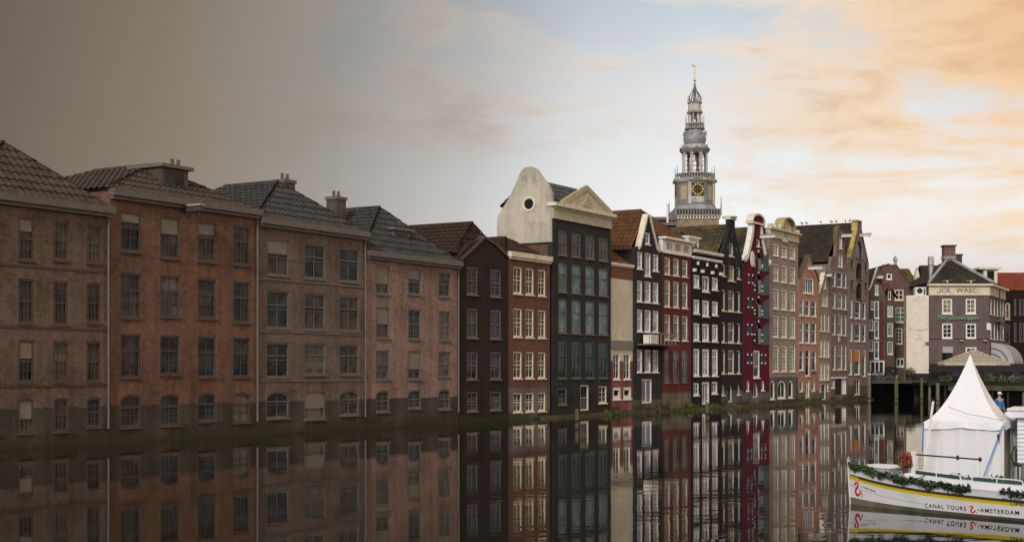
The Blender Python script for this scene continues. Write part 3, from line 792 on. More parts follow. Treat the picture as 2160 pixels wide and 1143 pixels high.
# --- dark spout-gabled house -----------------------------------------------------------------
DG = brick('anthracite brick', (.030, .030, .034), (.10, .10, .105), 1.35, plaster=True, var=.2)
h = House(ROW, 1520.5, 1567, [(1520.5, 540), (1567, 540)], DG, 'anthracite house with a tall bottle gable and cream window edges', group=GRP, depth=7.5)
W = h.W
h.top = [(0, h.V(540)), (W*.10, h.V(534)), (W*.22, h.V(515)), (W*.30, h.V(500)), (W*.36, h.V(484)), (W*.37, h.V(464)), (W*.63, h.V(464)), (W*.64, h.V(484)), (W*.72, h.V(500)), (W*.82, h.V(517)), (W*.93, h.V(537)), (W, h.V(542))]
cl, cm_, cr = (1522.5, 1531), (1535.5, 1550), (1554.5, 1562.5)
kw = dict(fm=CREAM, rec=.09, fw=.10)
h.win(1538, 1548, 513, 541, gm=GT, nx=1, ny=1, **kw)
for c, r in ((cl, (559, 585)), (cr, (561, 587)), (cm_, (560, 593))): h.win(*c, *r, gm=GD if c != cm_ else GY, nx=1 if c != cm_ else 3, ny=1, **kw)
for rr in ((613, 657), (680.5, 723), (738, 788)):
    h.win(*cl, *rr, gm=GD, nx=1, ny=1, **kw); h.win(*cr, *rr, gm=GD, nx=1, ny=1, **kw); h.win(*cm_, *rr, gm=GBR, nx=1, ny=1, meet=.62, **kw)
h.win(1522.5, 1529, 809, 833, gm=GB, nx=1, ny=2, arch=1, **kw); h.win(1555, 1561.5, 809, 833, gm=GB, nx=1, ny=2, arch=1, **kw)
h.win(1536, 1545.5, 810, 848, gm=GD, nx=1, ny=1, arch=1, sill=False, name='door', **kw)
h.finish()
MB().box(W*.345, W*.655, -.10, .42, h.V(464)+.002, h.V(460)).build('chimney_cap', CREAM, h.root)
MB().lathe([(W*.12, h.V(460)), (W*.14, h.V(458)), (W*.11, h.V(455)), (W*.02, h.V(454))], 12, (W*.5, .2)).build('cap_top', CREAM, h.root)
for (a, b) in ((1544, 497), (1534, 523), (1553, 525)):
    MB().box(h.U(a)-.10, h.U(a)+.10, -.03, -.003, h.V(b)-.17, h.V(b)+.17).build('vent_hole', BLACK, h.root)
for sx in (0.02, .98): MB().box(W*sx-.12, W*sx+.12, -.18, .1, h.V(541)-.16, h.V(541)).build('kneeler', CREAM, h.root)
gable_roof(h.root, h.W, h.depth, h.V(540), h.V(476), T_DARK, bh=1.2)
for u_ in (W*.33, W*.67): MB().tube([(u_, -.05, h.V(600)), (u_, -.05, h.V(545))], .035, 6).build('wall_groove_pipe', BLACK, h.root)

# --- crimson warehouse with shutters -----------------------------------------------------------
CR = brick('crimson painted brick', (.120, .018, .036), (.13, .125, .125), 1.15, plaster=True, var=.16)
h = House(ROW, 1567.5, 1621.5, [(1567, 560), (1621, 560)], CR, 'crimson warehouse with open dark shutters and a white neck gable', group=GRP, depth=7, off=.05)
W = h.W
L_ = [(0, h.V(549)), (W*.10, h.V(541)), (W*.18, h.V(522)), (W*.26, h.V(500)), (W*.31, h.V(478)), (W*.32, h.V(474))]
R_ = [(W-a, b) for a, b in reversed(L_)]
h.top = L_ + R_
hx = (1590, 1606)
for r in ((533, 571), (578, 621), (630, 671), (681, 727)):
    o = h.win(hx[0], hx[1], r[0], r[1], fm=BLACK, gm=GD, nx=1, ny=1, arch=1, fw=.07, rec=.08, name='hatch', sill=False)
    a, b = h.U(hx[0]), h.U(hx[1]); v0, v1 = h.V(r[1]), h.V(r[0]); rise = (b-a)/2
    # two half-arched leaves swung out square to the wall
    for sgn, ux in ((-1, a), (1, b)):
        leaf = [(0, v0), (b/2-a/2, v0), (b/2-a/2, v1)] + [((b-a)/2-(b-a)/2*math.sin(t), v1-rise+rise*math.cos(t)) for t in (.26*i for i in range(1, 7))]
        lf = MB(); n = len(leaf); x0_, x1_ = (ux-.05, ux) if sgn < 0 else (ux, ux+.05)
        tri = tessellate_polygon([[Vector((p, q_, 0)) for p, q_ in leaf]])
        kq = .66 if sgn > 0 else .20
        lf.add([(x0_, -.02-p*kq, q_) for p, q_ in leaf] + [(x1_, -.02-p*kq, q_) for p, q_ in leaf], [tuple(t) for t in tri] + [tuple(i+n for i in reversed(t)) for t in tri] + [(i, (i+1) % n, (i+1) % n + n, i+n) for i in range(n)])
        sh = lf.build('shutter', SHUT if sgn > 0 else BLACK, h.root)
        for zz in (v0+.35, v1-rise-.1):
            MB().box(ux-.07, ux+.07, -.10, -.005, zz-.06, zz+.06).build('hinge_stone', WHITE, sh)
    MB().box(a+(b-a)*.55, b-.10, .02, .06, v0+.08, v1-rise*.55).build('loading_door', paint('pale green door', (.30, .34, .30), .5), h.root)
    MB().box((a+b)/2-.09, (a+b)/2+.09, -.07, -.004, v1+.06, v1+.24).build('keystone', WHITE, h.root)
for (c, r) in (((1577.5, 1586), (576, 600)), ((1576.5, 1585.5), (626, 651)), ((1575.5, 1584.5), (680, 707)), ((1575.5, 1583.5), (742, 767)), ((1605, 1613), (742, 767))):
    h.win(*c, *r, fm=SHUTG, gm=SHUT, nx=2, ny=1, arch=1, fw=.09, sill=False, name='shuttered_window')
    for p in c:
        for q_ in (r[0]+6, r[1]-1.5):
            MB().box(h.U(p)-.08, h.U(p)+.08, -.06, -.004, h.V(q_)-.065, h.V(q_)+.065).build('hinge_stone', WHITE, h.root)
h.win(1588, 1601.5, 739, 797, fm=WHITE, gm=GB, nx=1, ny=1, meet=.42, fw=.13)
h.win(1573, 1579.5, 802, 824, fm=WHITE, gm=GT, nx=1, ny=1, arch=1); h.win(1604.5, 1611, 802, 824, fm=WHITE, gm=GT, nx=1, ny=1, arch=1)
h.win(1586, 1598, 805, 838, fm=CREAM, gm=GD, nx=2, ny=1, arch=1, sill=False, name='door', rec=.08)
h.win(1595, 1601.5, 505, 520, fm=WHITE, gm=GD, nx=1, ny=1)
h.finish()
h.band(L_, .42, WHITE, uv=True); h.band(R_, .42, WHITE, uv=True)
for sx, p in ((-1, L_[0]), (1, R_[-1])):
    MB().lathe([(.05, -.16), (.22, -.14), (.24, 0), (.22, .14), (.05, .16)], 14).build('scroll', WHITE, h.root).matrix_local = Matrix.Translation((p[0]-sx*.0, .0, p[1]+.0)) @ Matrix.Rotation(math.radians(90), 4, 'X')
vt = h.V(474); a, b = W*.27, W*.73
pd = MB().box(a-.1, b+.1, -.22, .42, vt+.002, vt+.16).build('pediment_base', CREAM, h.root)
arc = [(a + (b-a)*(.5-.5*math.cos(math.pi*i/12)), vt+.162+.62*math.sin(math.pi*i/12)) for i in range(13)]
MB().prism(list(reversed(arc)), -.12, .35).build('pediment_field', CR, pd)
h.band(arc, -.16, CREAM, name='pediment_arch', y0=-.24, y1=.42, uv=True)
ov = MB().lathe([(.0, -.08), (.42, -.07), (.46, -.02), (.46, .0)], 18).build('oval_ornament', WHITE, h.root)
ov.matrix_local = Matrix.Translation((h.U(1585.5), -.0, h.V(548))) @ Matrix.Rotation(math.radians(-90), 4, 'X') @ Matrix.Diagonal((1, 1.45, 1, 1))
h.hoist(1603, 500, 1.3, WHITE, .3)
gable_roof(h.root, h.W, h.depth, h.V(548), h.V(482), T_DARK, bh=1.0)

# --- taupe house with cream attic ------------------------------------------------------------
TB = brick('taupe brick', (.36, .275, .255), (.115, .117, .128), 2.42, var=.16)
h = House(ROW, 1622, 1683.5, [(1622, 506), (1683, 506)], TB, 'taupe brick house with many-paned white windows and a cream scrolled attic', group=GRP, depth=7)
W = h.W
h.top = [(0, h.V(506)), (W, h.V(506))]
c3 = [(1630.5, 1642.5), (1648, 1660), (1666, 1677.5)]
for r, ny, mt in (((518.5, 543.5), 3, None), ((560, 596), 5, .5), ((611, 653.5), 6, .5), ((667, 712.5), 6, .5), ((729, 784), 7, .6)):
    h.grid(c3, [r], fm=PALE, gm=GD, nx=3, ny=ny, meet=mt, bw=.045, fw=.12)
h.win(1625, 1634, 802, 841, fm=PALE, gm=GD, nx=1, ny=1, arch=.6, fw=.13); h.win(1640.5, 1657, 802, 840, fm=PALE, gm=GD, nx=2, ny=1, arch=.5, fw=.14); h.win(1663, 1672.5, 802, 840, fm=PALE, gm=GD, nx=1, ny=1, arch=.6, fw=.13)
h.finish()
v0 = h.V(506)+.002; v1 = h.V(490)
CS = paint('cream stone', (.62, .55, .40), .7, .12, 2, dirt=(.42, .36, .24))
MB().box(-.02, W+.02, -.10, .30, v0, v1).build('frieze', CS, h.root)
fo = MB().box(-.12, W+.12, -.32, .32, v1+.002, v1+.16).build('cornice', CS, h.root)
MB().box(W*.06, W*.94, -.05, .3, v1+.162, h.V(483)).build('attic_wall', CS, h.root)
for i in range(7):
    x = W*(.03+.94*i/6); MB().box(x-.14, x+.14, -.2, .2, v1+.162, v1+.62 - abs(i-3)*.05).build('attic_block', CS, fo)
for i in range(5):
    x = W*(.42+.16*i/4); MB().box(x-.07, x+.07, -.16, -.105, h.V(511), h.V(505)).build('date_anchor', CS, h.root)
aw = MB().box(W*.47, W*.58, -.13, -.055, h.V(499), h.V(484)).build('attic_window', GT, h.root)
a, b = W*.34, W*.76; va = h.V(482)
MB().box(a, b, -.10, .34, v1+.164, va).build('pediment_wall', CS, h.root)
arc = [(a + (b-a)*(.5-.5*math.cos(math.pi*i/14)), va+.002+.86*math.sin(math.pi*i/14)) for i in range(15)]
MB().prism(list(reversed(arc)), -.08, .34).build('pediment_field', CS, h.root)
h.band(arc, -.15, paint('ochre moss stone', (.36, .30, .14), .8, .25), name='pediment_arch', y0=-.42, y1=.45, uv=True)
gable_roof(h.root, W, h.depth, h.V(505), h.V(478), T_BLACK, y0=.35, fh=1.5, bh=1.0)

# --- salmon brick house -------------------------------------------------------------------------
SB = brick('salmon brick', (.45, .25, .195), (.17, .14, .11), 1.15, var=.16)
h = House(ROW, 1684, 1727, [(1684, 583), (1727, 597)], SB, 'low salmon brick house with a pointed gable and white triple window', group=GRP, depth=7, off=.03)
W = h.W
h.top = [(0, h.V(590)), (W*.10, h.V(578)), (W*.34, h.V(556)), (W*.46, h.V(537)), (W*.56, h.V(537)), (W*.66, h.V(556)), (W*.92, h.V(580)), (W, h.V(590))]
h.win(1694, 1715.5, 587, 619.5, fm=WHITE, gm=GB, nx=4, ny=2, fw=.12)
for rr in ((633, 667), (680, 724)):
    h.grid([(1685.8, 1694.5), (1698.5, 1707.5), (1711.5, 1721)], [rr], fm=WHITE, gm=GB, meet=.6, nx=1, ny=1)
h.win(1685.8, 1694.5, 737, 781, fm=WHITE, gm=GB, nx=1, ny=1, arch=1, meet=.62); h.win(1711.5, 1721, 737, 781, fm=WHITE, gm=GB, nx=1, ny=1, arch=1, meet=.62)
h.win(1698.5, 1707.5, 737, 793, fm=WHITE, gm=GD, nx=1, ny=1, meet=.7, name='balcony_door')
h.win(1686, 1693, 801, 825, fm=CREAM, gm=GT, nx=1, ny=1, arch=1); h.win(1711.5, 1718.5, 801, 825, fm=CREAM, gm=GT, nx=1, ny=1, arch=1)
h.win(1698, 1707, 801, 839, fm=CREAM, gm=GC, nx=2, ny=1, sill=False, name='door')
h.finish()
h.band(h.top[:4], .10, BROWNF, uv=True); h.band(h.top[4:], .10, BROWNF, uv=True)
h.hoist(1705, 566, 1.3, WHITE, .22)
rl = MB(); u0_, u1_ = h.U(1703), h.U(1711); vz = h.V(790)
for z in (0.0, .45, .9): rl.box(u0_, u1_, -.42, -.40, vz+z, vz+z+.03)
for i in range(6): rl.box(u0_+(u1_-u0_)*i/5-.01, u0_+(u1_-u0_)*i/5+.01, -.42, -.40, vz, vz+.9)
rl.build('balcony_rail', IRON, h.root)
gable_roof(h.root, W, h.depth, h.V(588), h.V(546), T_BLACK, bh=0)
chimney(h, W*.30, 3.3, h.V(590), h.V(478), .95, .8, brick('maroon chimney brick', (.10, .042, .034)), 2)

# --- narrow grey house ------------------------------------------------------------------------------
h = House(ROW, 1727.3, 1751.5, [(1727, 620), (1751, 620)], brick('weathered grey brick', (.31, .255, .232), (.19, .16, .13), 1.3, var=.3), 'very narrow weathered grey house with cream triple windows', group=GRP, depth=7, off=-.05)
W = h.W
h.top = [(0, h.V(621)), (W*.28, h.V(598)), (W*.52, h.V(574)), (W*.80, h.V(574)), (W*.90, h.V(596)), (W, h.V(621))]
h.win(1738.5, 1743.5, 592, 609, fm=CREAM, gm=GC, nx=1, ny=1, fw=.06)
h.win(1734.5, 1747, 621.5, 646, fm=CREAM, gm=paint('cream shutter', (.46, .42, .34), .6), nx=2, ny=1)
for rr in ((661, 699), (716.5, 753), (765, 801.5)):
    h.grid([(1728.5, 1735), (1736, 1742.3), (1743.5, 1750.3)], [rr], fm=CREAM, gm=GC if rr[0] > 700 else GD, nx=2, ny=4, fw=.06)
h.win(1729, 1733, 809, 825, fm=CREAM, gm=GC, nx=1, ny=1, fw=.06); h.win(1735, 1743, 809, 843, fm=CREAM, gm=GB, nx=1, ny=2, sill=False, name='door'); h.win(1745, 1749, 809, 825, fm=CREAM, gm=GC, nx=1, ny=1, fw=.06)
h.finish()
MB().box(W*.50, W*.84, -.1, .45, h.V(574)+.002, h.V(563)).build('gable_block', paint('grey lichen stone', (.26, .25, .20), .85, .3, 4, dirt=(.16, .15, .03)), h.root)
h.hoist(1745, 581, .5, WHITE, .3)
h.band(h.top[:3], .09, CREAM, uv=True); h.band(h.top[3:], .09, BROWNF, uv=True)
gable_roof(h.root, W, h.depth, h.V(620), h.V(580), T_ORANGE, bh=0)

# --- brown neck-gabled house ---------------------------------------------------------------------------
h = House(ROW, 1752, 1787.5, [(1752, 560), (1787, 560)], brick('umber brick', (.22, .165, .152), (.17, .14, .10), 1.25, var=.22), 'umber brick house with a narrow neck gable and a boarded shopfront at the water', group=GRP, depth=7, off=.02)
W = h.W
h.top = [(0, h.V(560)), (W*.06, h.V(545)), (W*.30, h.V(541)), (W*.34, h.V(520)), (W*.36, h.V(484)), (W*.44, h.V(478)), (W*.56, h.V(476)), (W*.68, h.V(479)), (W*.76, h.V(486)), (W*.78, h.V(520)), (W*.82, h.V(541)), (W*.96, h.V(546)), (W, h.V(560))]
h.win(1769.5, 1776, 500, 524, fm=WHITE, gm=GC, nx=1, ny=1); h.win(1767, 1777, 537, 563, fm=WHITE, gm=GT, nx=2, ny=3)
cs = [(1756, 1762.3), (1766.3, 1776.3), (1779.3, 1785.3)]
for rr in ((574, 606), (619.5, 651.5), (664, 707), (728, 780)):
    h.grid(cs, [rr], fm=BLUEW if rr[0] < 620 else CREAM, gm=GB, nx=1, ny=1, meet=.55)
h.win(1752.8, 1760.5, 797, 818, fm=WHITE, gm=GB, nx=2, ny=1); h.win(1761, 1774.5, 799, 832, fm=BLACK, gm=BLACK, nx=1, ny=1, fw=.05, sill=False, name='open_doorway')
h.win(1775, 1784.5, 799, 832, fm=WHITE, gm=WHITE, nx=2, ny=1, sill=False, name='door')
h.finish()
h.box(1752.5, 1785, 794.5, 798, -.06, -.004, WHITE, 'shop_lintel')
sg = MB().lathe([(0, -.06), (.24, -.055), (.27, 0)], 16).build('oval_plaque', BLUEW, h.root)
sg.matrix_local = Matrix.Translation((h.U(1769.5), 0, h.V(716))) @ Matrix.Rotation(math.radians(-90), 4, 'X') @ Matrix.Diagonal((1, 1.0, 1, 1))
se = MB().lathe([(0, -.075), (.13, -.062)], 10).build('plaque_emblem', BLACK, sg)
h.hoist(1775, 498, 1.0, WHITE, .2)
h.band(h.top[3:11], .10, paint('mossy coping', (.12, .10, .03), .85, .3), uv=True)
gable_roof(h.root, W, h.depth, h.V(556), h.V(490), T_BLACK, bh=0)

# --- warehouse at the end of the row ------------------------------------------------------------------------
h = House(ROW, 1788, 1832, [(1788, 548), (1832, 550)], brick('grey brown warehouse brick', (.25, .20, .188), (.12, .105, .08), 1.5, var=.22), 'grey brown warehouse with arched loading hatches at the end of the row', group=GRP, depth=7.5, off=.04)
W = h.W
h.top = [(0, h.V(549)), (W*.08, h.V(546)), (W*.40, h.V(484)), (W*.41, h.V(467)), (W*.60, h.V(467)), (W*.61, h.V(484)), (W*.93, h.V(546)), (W, h.V(549))]
for rr in ((508, 546), (553, 590), (595, 632)):
    o = h.win(1805, 1819, rr[0], rr[1], fm=BROWNF, gm=GD, nx=1, ny=1, arch=1, fw=.10, rec=.10, name='hatch')
    MB().box(h.U(1805), h.U(1819), .06, .12, (h.V(rr[0])*.55+h.V(rr[1])*.45), (h.V(rr[0])*.55+h.V(rr[1])*.45)+.12).build('hatch_beam', WHITE, o)
for rr in ((550, 570), (593, 613)):
    h.win(1794, 1800, *rr, fm=GREYF, gm=GD, nx=1, ny=1, fw=.07); h.win(1823.5, 1829, *rr, fm=GREYF, gm=GD, nx=1, ny=1, fw=.07)
cs = [(1792.3, 1797.5), (1802.5, 1814), (1819, 1825)]
for rr in ((636, 672), (682.5, 720)):
    h.grid(cs, [rr], fm=WHITE, gm=GB, nx=1, ny=1, meet=.3)
h.win(1790, 1796, 737.5, 790, fm=WHITE, gm=GB, nx=1, ny=1, blind=(BLIND, .45)); h.win(1801.5, 1813, 737.5, 790, fm=WHITE, gm=GB, nx=1, ny=1, blind=(BLIND, .45)); h.win(1819, 1825.3, 738, 794, fm=WHITE, gm=GB, nx=1, ny=1, blind=(BLIND, .2))
h.win(1802, 1812.5, 800, 832, fm=CREAM, gm=GD, nx=2, ny=1)
h.finish()
MB().box(W*.38, W*.63, -.1, .42, h.V(467)+.002, h.V(465)).build('gable_cap', STONE, h.root)
h.band(h.top[1:4], .16, paint('warm sunlit coping', (.42, .31, .09), .85, .25), uv=True, y0=-.08, y1=.55); h.band(h.top[4:7], .12, GREYF, uv=True)  # left coping coloured yellow for the warm sunlight on it
h.hoist(1813, 497, 1.1, CREAM, .2)
rfo = gable_roof(h.root, W, h.depth, h.V(548), h.V(472), T_BLACK, bh=0)
RIDGE_ROOT, RIDGE_W, RIDGE_V = h, W, h.V(472)
#RIGHT
# ------------------------------------------------------------------ houses round the corner of the basin
FB = Frame(0, 155, 0.0); FQ = Frame(0, 150.5, 0.0); FI = Frame(0, 148, 0.0)
G2 = 'houses at the head of the basin'
h = House(FB, 1849, 1931, [(1849, 618), (1862, 560), (1891, 560), (1931, 615)], brick('maroon brown brick', (.155, .090, .080), var=.18), 'broad maroon brown gabled house behind two narrow houses', group=G2, depth=9, foot=.5)
h.win(1870, 1881.5, 577, 589.5, nx=1, ny=1, fw=.12); h.win(1887, 1906, 610.5, 633.5, fm=CREAM, nx=2, ny=2, fw=.13, bw=.1)
h.win(1888.5, 1911, 648, 680, fm=CREAM, gm=GT, nx=2, ny=3, fw=.11, bw=.09); h.win(1888.5, 1903.5, 692, 725.5, fm=CREAM, gm=GD, nx=2, ny=4, fw=.11, bw=.07)
h.win(1890, 1908.5, 755, 774, fm=PALE, gm=GD, nx=2, ny=1, fw=.16, bw=.14)
h.finish(ve=h.V(618))
h.band([(1849, 618), (1862, 558.5), (1891, 558.5), (1931, 615)], .12, BROWNF)
gable_roof(h.root, h.W, 9, h.V(618), h.V(558), T_BLACK, ru=h.U(1877))
sp = MB().lathe([(.17, h.V(562)), (.17, h.V(549)), (.26, h.V(548)), (.26, h.V(543)), (.12, h.V(541)), (.12, h.V(538))], 10, (h.U(1895), 1.2)).build('vent_pipe', STEEL, h.root, smooth=False)
MB().tube([(h.U(1887), -.08, h.V(640)), (h.U(1887), -.08, 2.0)], .07, 6).build('drainpipe', paint('blue grey pipe', (.10, .14, .17)), h.root)

h = House(FQ, 1833, 1868, [(1833, 612), (1838, 600), (1850, 564), (1854, 564), (1863, 604), (1868, 626)], brick('grey umber brick', (.125, .098, .085), (.05, .045, .04), 3.4, var=.2), 'narrow grey house with red open shutters above the bicycles', group=G2, depth=6, foot=.5)
h.win(1845.5, 1853, 600.5, 622, nx=1, ny=1, gm=GC); h.win(1837, 1842.5, 634, 653, nx=1, ny=1, fw=.07)
for a, b in ((635, 671.5), (676, 714), (719, 757)):
    h.win(1844, 1854, a, b, gm=GB, nx=1, ny=2, fw=.10)
    h.box(1854.3, 1863, a+1, b, -.07, -.004, REDS, 'shutter')
h.win(1834, 1842, 674, 697, nx=2, ny=1); h.win(1834, 1842, 717, 740, nx=2, ny=1)
h.win(1834.5, 1866, 760, 791, gm=GD, nx=3, ny=1, fw=.16, sill=False, name='shopfront', bw=.1)
h.finish(); h.band([(1833, 612), (1838, 600), (1850, 562.5)], .10, CREAM); h.band([(1854, 562.5), (1863, 604), (1868, 626)], .10, BROWNF)
h.hoist(1852, 586, 1.0, WHITE, .55)
gable_roof(h.root, h.W, 6, h.V(622), h.V(566), T_BLACK)
h = House(FQ, 1868.6, 1887, [(1868.6, 626), (1872, 622), (1875, 598), (1878, 598), (1884, 624), (1887, 626)], brick('umber slip brick', (.125, .085, .068), (.035, .032, .03), 3.4, var=.2), 'slim umber house with an orange tiled roof and green sashes', group=G2, depth=4, foot=.5)
h.win(1874, 1879, 614, 632, fm=CREAM, nx=1, ny=1, fw=.06); h.win(1872, 1883.5, 645, 668, fm=CREAM, gm=GC, nx=2, ny=1); h.win(1872, 1883.5, 681, 709, fm=CREAM, gm=GT, nx=2, ny=1); h.win(1872, 1883, 720, 747, fm=PALE, gm=GBR, nx=3, ny=1)
h.finish(); gable_roof(h.root, h.W, 4, h.V(626), h.V(600), T_ORANGE, over=.35)
# background roofs
FR = Frame(0, 172, 0.0)
for (a, b, e, r, lab, tm, ru) in ((1884, 1947, 622, 563, 'grey house with a mossy tiled roof behind the maroon gable', T_DARK, None), (1944, 2010, 622, 556, 'dark house with a black roof behind the steel flue', T_BLACK, None)):
    h = House(FR, a, b, [(a, e), (b, e)], brick('brick '+lab, (.10, .085, .075)), lab, group=G2, depth=9, foot=.5)
    h.finish()
    ro = MB(); ve, vr, W = h.V(e), h.V(r), h.W
    tile_slope(ro, (-.1, -.1, ve), (1, 0, 0), (0, 3.5, vr-ve), W+.2, lambda t: (.9*t, W+.2-.9*t))
    tile_slope(ro, (-.1, 9, ve), (1, 0, 0), (0, -5.4, vr-ve), W+.2, lambda t: (.9*t, W+.2-.9*t))
    ro.build('roof', tm, h.root, fix=False)
    MB().prism([(W*.80, ve), (W*.93, ve), (W*.93, ve+2.4), (W*.87, ve+3.4), (W*.80, ve+2.4)], .6, 1.4).build('dormer', CREAM, h.root)
# building behind the left part of the row, with dark flat roof and chimney
for (x0, x1, yt, dz, lab, colr) in ((1296, 1424, 464, 128, 'dark flat-roofed building behind the brown tiled roofs', (.05, .045, .045)), (1398, 1424, 476, 121, 'small black roof block beside the church tower', (.02, .018, .016))):
    f_ = Frame(0, dz, 0.0)
    h = House(f_, x0, x1, [(x0, yt), (x1, yt)], brick('brick '+lab, colr, plaster=True), lab, group='background buildings', depth=7, foot=.5)
    h.finish()
    MB().box(-.15, h.W+.15, -.2, 7.1, h.V(yt)+.002, h.V(yt)+.25).build('roof_edge', GREYF, h.root)
    if dz == 121:
        MB().tube([(h.U(1411), 1.0, h.V(yt)+.2), (h.U(1411), 1.0, h.V(428))], .09, 8).build('flagpole', WHITE, h.root)
        MB().box(h.U(1416), h.U(1423), .5, 1.6, h.V(yt)+.252, h.V(462)).build('chimney', BROWNF, h.root)

# --- white clapboard wall house -------------------------------------------------------------
FS = Frame(0, 147.2, 0.0)
h = House(FS, 1911.5, 1959.3, [(1911.5, 623), (1959.3, 623)], paint('clapboard backing', (.42, .37, .29)), 'cream clapboard block beside the grey tavern', name='clapboard_block', cat='building', depth=.95, foot=1.9)
h.top = [(0, h.V(623)), (h.W, h.V(623))]
h.finish()
MB().box(0, h.W, -.03, -.004, 1.9, h.V(787)-.01).build('dark_plinth', BLACK, h.root)
SID = paint('cream clapboard', (.76, .70, .60), .6, .07, 2, dirt=(.55, .48, .38))
nb = 43; z0, z1 = h.V(787), h.V(623)
for i in range(nb):
    a = z0+(z1-z0)*i/nb; b = z0+(z1-z0)*(i+1)/nb-.004
    m = MB().add([(0, -.065, a), (h.W, -.065, a), (h.W, -.012, b), (0, -.012, b), (0, -.005, a), (h.W, -.005, a), (h.W, -.005, b), (0, -.005, b)],
                 [(0, 1, 2, 3), (0, 4, 5, 1), (3, 2, 6, 7), (0, 3, 7, 4), (1, 5, 6, 2)])
    m.build('clapboard', SID, h.root)
hp = MB().box(h.U(1927.5), h.U(1946.5), -.09, -.066, h.V(715), h.V(686)).build('hatch_panel', SID, h.root)
MB().box(h.U(1927.5), h.U(1946.5), -.10, -.091, h.V(697), h.V(696)).build('panel_seam', GREYF, hp); MB().box(h.U(1939.6), h.U(1940.2), -.10, -.091, h.V(715), h.V(697)).build('panel_seam', GREYF, hp)
h.box(1952, 1959, 721, 726, -.3, -.067, GREYF, 'wall_lamp')
ac = empty('air_conditioner', (h.root.location.x+h.U(1931.5), 147.28, h.V(623)), 0, 'white air conditioning unit on top of the clapboard block', 'air conditioner')
MB().box(0, 1.1, 0, .7, 0.0, .86).build('casing', WHITE, ac)
fan = MB().lathe([(.30, -.03), (.30, .0), (.05, .01)], 16).build('fan_grille', IRON, ac); fan.matrix_local = Matrix.Translation((.45, .0, .48)) @ Matrix.Rotation(math.radians(90), 4, 'X')
MB().box(.85, 1.02, -.02, -.002, .1, .75).build('side_panel', GREYF, ac)
p = at(1963.5, 598, 149.5)
fl = empty('steel_flue', (p.x, p.y, h.V(623)-2.0), 0, 'tall shiny steel flue pipe beside the tavern roof', 'flue')
hh = at(0, 541, 149.5).z - fl.location.z
MB().lathe([(.24, 0), (.24, hh-.95), ], 14).build('pipe', STEEL, fl, smooth=False)
MB().lathe([(.27, hh-.948), (.33, hh-.9), (.33, hh-.15), (.25, hh)], 14).build('cowl', STEEL, fl)

# --- the grey tavern on the corner ----------------------------------------------------------------
TV = brick('plum grey brick', (.155, .118, .118), var=.12)
h = House(FI, 1959.6, 2087, [(1959.6, 602), (2087, 602)], TV, 'plum grey corner tavern with green script sign and hipped roof', name='corner_tavern', cat='tavern', depth=1.0, foot=1.0)
h.top = [(0, h.V(604)), (h.W, h.V(604))]
FW_ = dict(fm=WHITE, nx=2, ny=3, fw=.15, bw=.06)
h.win(1987.3, 2008.6, 630, 662, gm=GY, **FW_); h.win(2037, 2058.7, 630, 662, gm=GY, **FW_)
h.win(1987.3, 2009, 682, 714, gm=GD, **FW_); h.win(2037.3, 2059, 682, 714, gm=GD, **FW_)
h.win(1987, 2009, 731, 760, gm=GD, fm=BLACK, nx=2, ny=2); h.win(2037, 2060, 732, 760, gm=GD, **FW_)
h.finish(sides=False)
TVH = h; R0 = h.root
h.box(1987, 2009, 731, 744, -.25, -.01, paint('pale striped blind', (.4, .38, .36), .7, .4, 12), 'window_awning')
FC = paint('cream fascia', (.68, .61, .45), .6, .07, 2, dirt=(.52, .45, .32))
f0, f1 = h.V(622.8), h.V(603)
fa = MB().box(-.05, h.W, -.10, -.002, f0, f1).build('fascia', FC, R0)
MB().box(-.15, h.W+.25, -.42, .3, f1+.002, h.V(598.5)).build('eave', FC, R0)
LETT = paint('dark lettering', (.035, .04, .05), .5)
def wall_text(h, s, px0, px1, py_base, capheight_px, mat, name, y, shear=0.0, offset=0.0, parent=None, thick=.02):
    vs, fs = text_mesh(s, 1.0, shear, offset)
    xs = [v[0] for v in vs]; a, b = min(xs), max(xs)
    cap = .69
    u0, u1 = h.U(px0), h.U(px1); sc_z = capheight_px*(h.fr.oy/FPX)/cap; sc_x = (u1-u0)/(b-a)
    vb = h.V(py_base)
    m = MB(); m.add([(u0+(v[0]-a)*sc_x, y, vb+v[1]*sc_z) for v in vs], [tuple(f) for f in fs])
    m.add([(u0+(v[0]-a)*sc_x, y-thick, vb+v[1]*sc_z) for v in vs], [tuple(reversed(f)) for f in fs])
    # sides
    from collections import Counter
    ec = Counter()
    for f in fs:
        for i in range(len(f)):
            e = (f[i], f[(i+1) % len(f)]); ec[tuple(sorted(e))] += 1
    n = len(vs)
    m.f += [(a_, b_, b_+n, a_+n) for (a_, b_), c in ec.items() if c == 1]
    return m.build(name, mat, parent or h.root)
wall_text(h, '\u201eICK', 1976.5, 2004.5, 616.8, 9.2, LETT, 'lettering', -.104, parent=fa)
wall_text(h, 'WAEC:', 2016, 2064, 616.8, 9.2, LETT, 'lettering', -.104, parent=fa)
NEON = paint('green neon tube', (.36, .60, .42), .4)
wall_text(h, 'The Grasshopper', 1976.5, 2067, 673.5, 8.6, NEON, 'script_sign', -.14, shear=.35, offset=-.012, thick=.05)
wall_text(h, 'The Grasshopper', 1977.3, 2067.8, 674.6, 8.6, paint('sign shadow tone', (.02, .035, .03)), 'script_sign_shadow', -.02, shear=.35, offset=.012, thick=.06)  # dark offset copy of the lettering, drawn as its shadow
MB().tube([(0, -.05, h.V(714.5)), (h.W, -.05, h.V(714.5))], .03, 6).build('cable', IRON, R0)
h.box(2080.5, 2088, 681.5, 696, -.22, -.002, WHITE, 'sign_box')
for px_ in (2026, 2076): h.box(px_-4, px_+4, 717, 719.5, -.35, -.002, STEEL, 'wall_lamp')
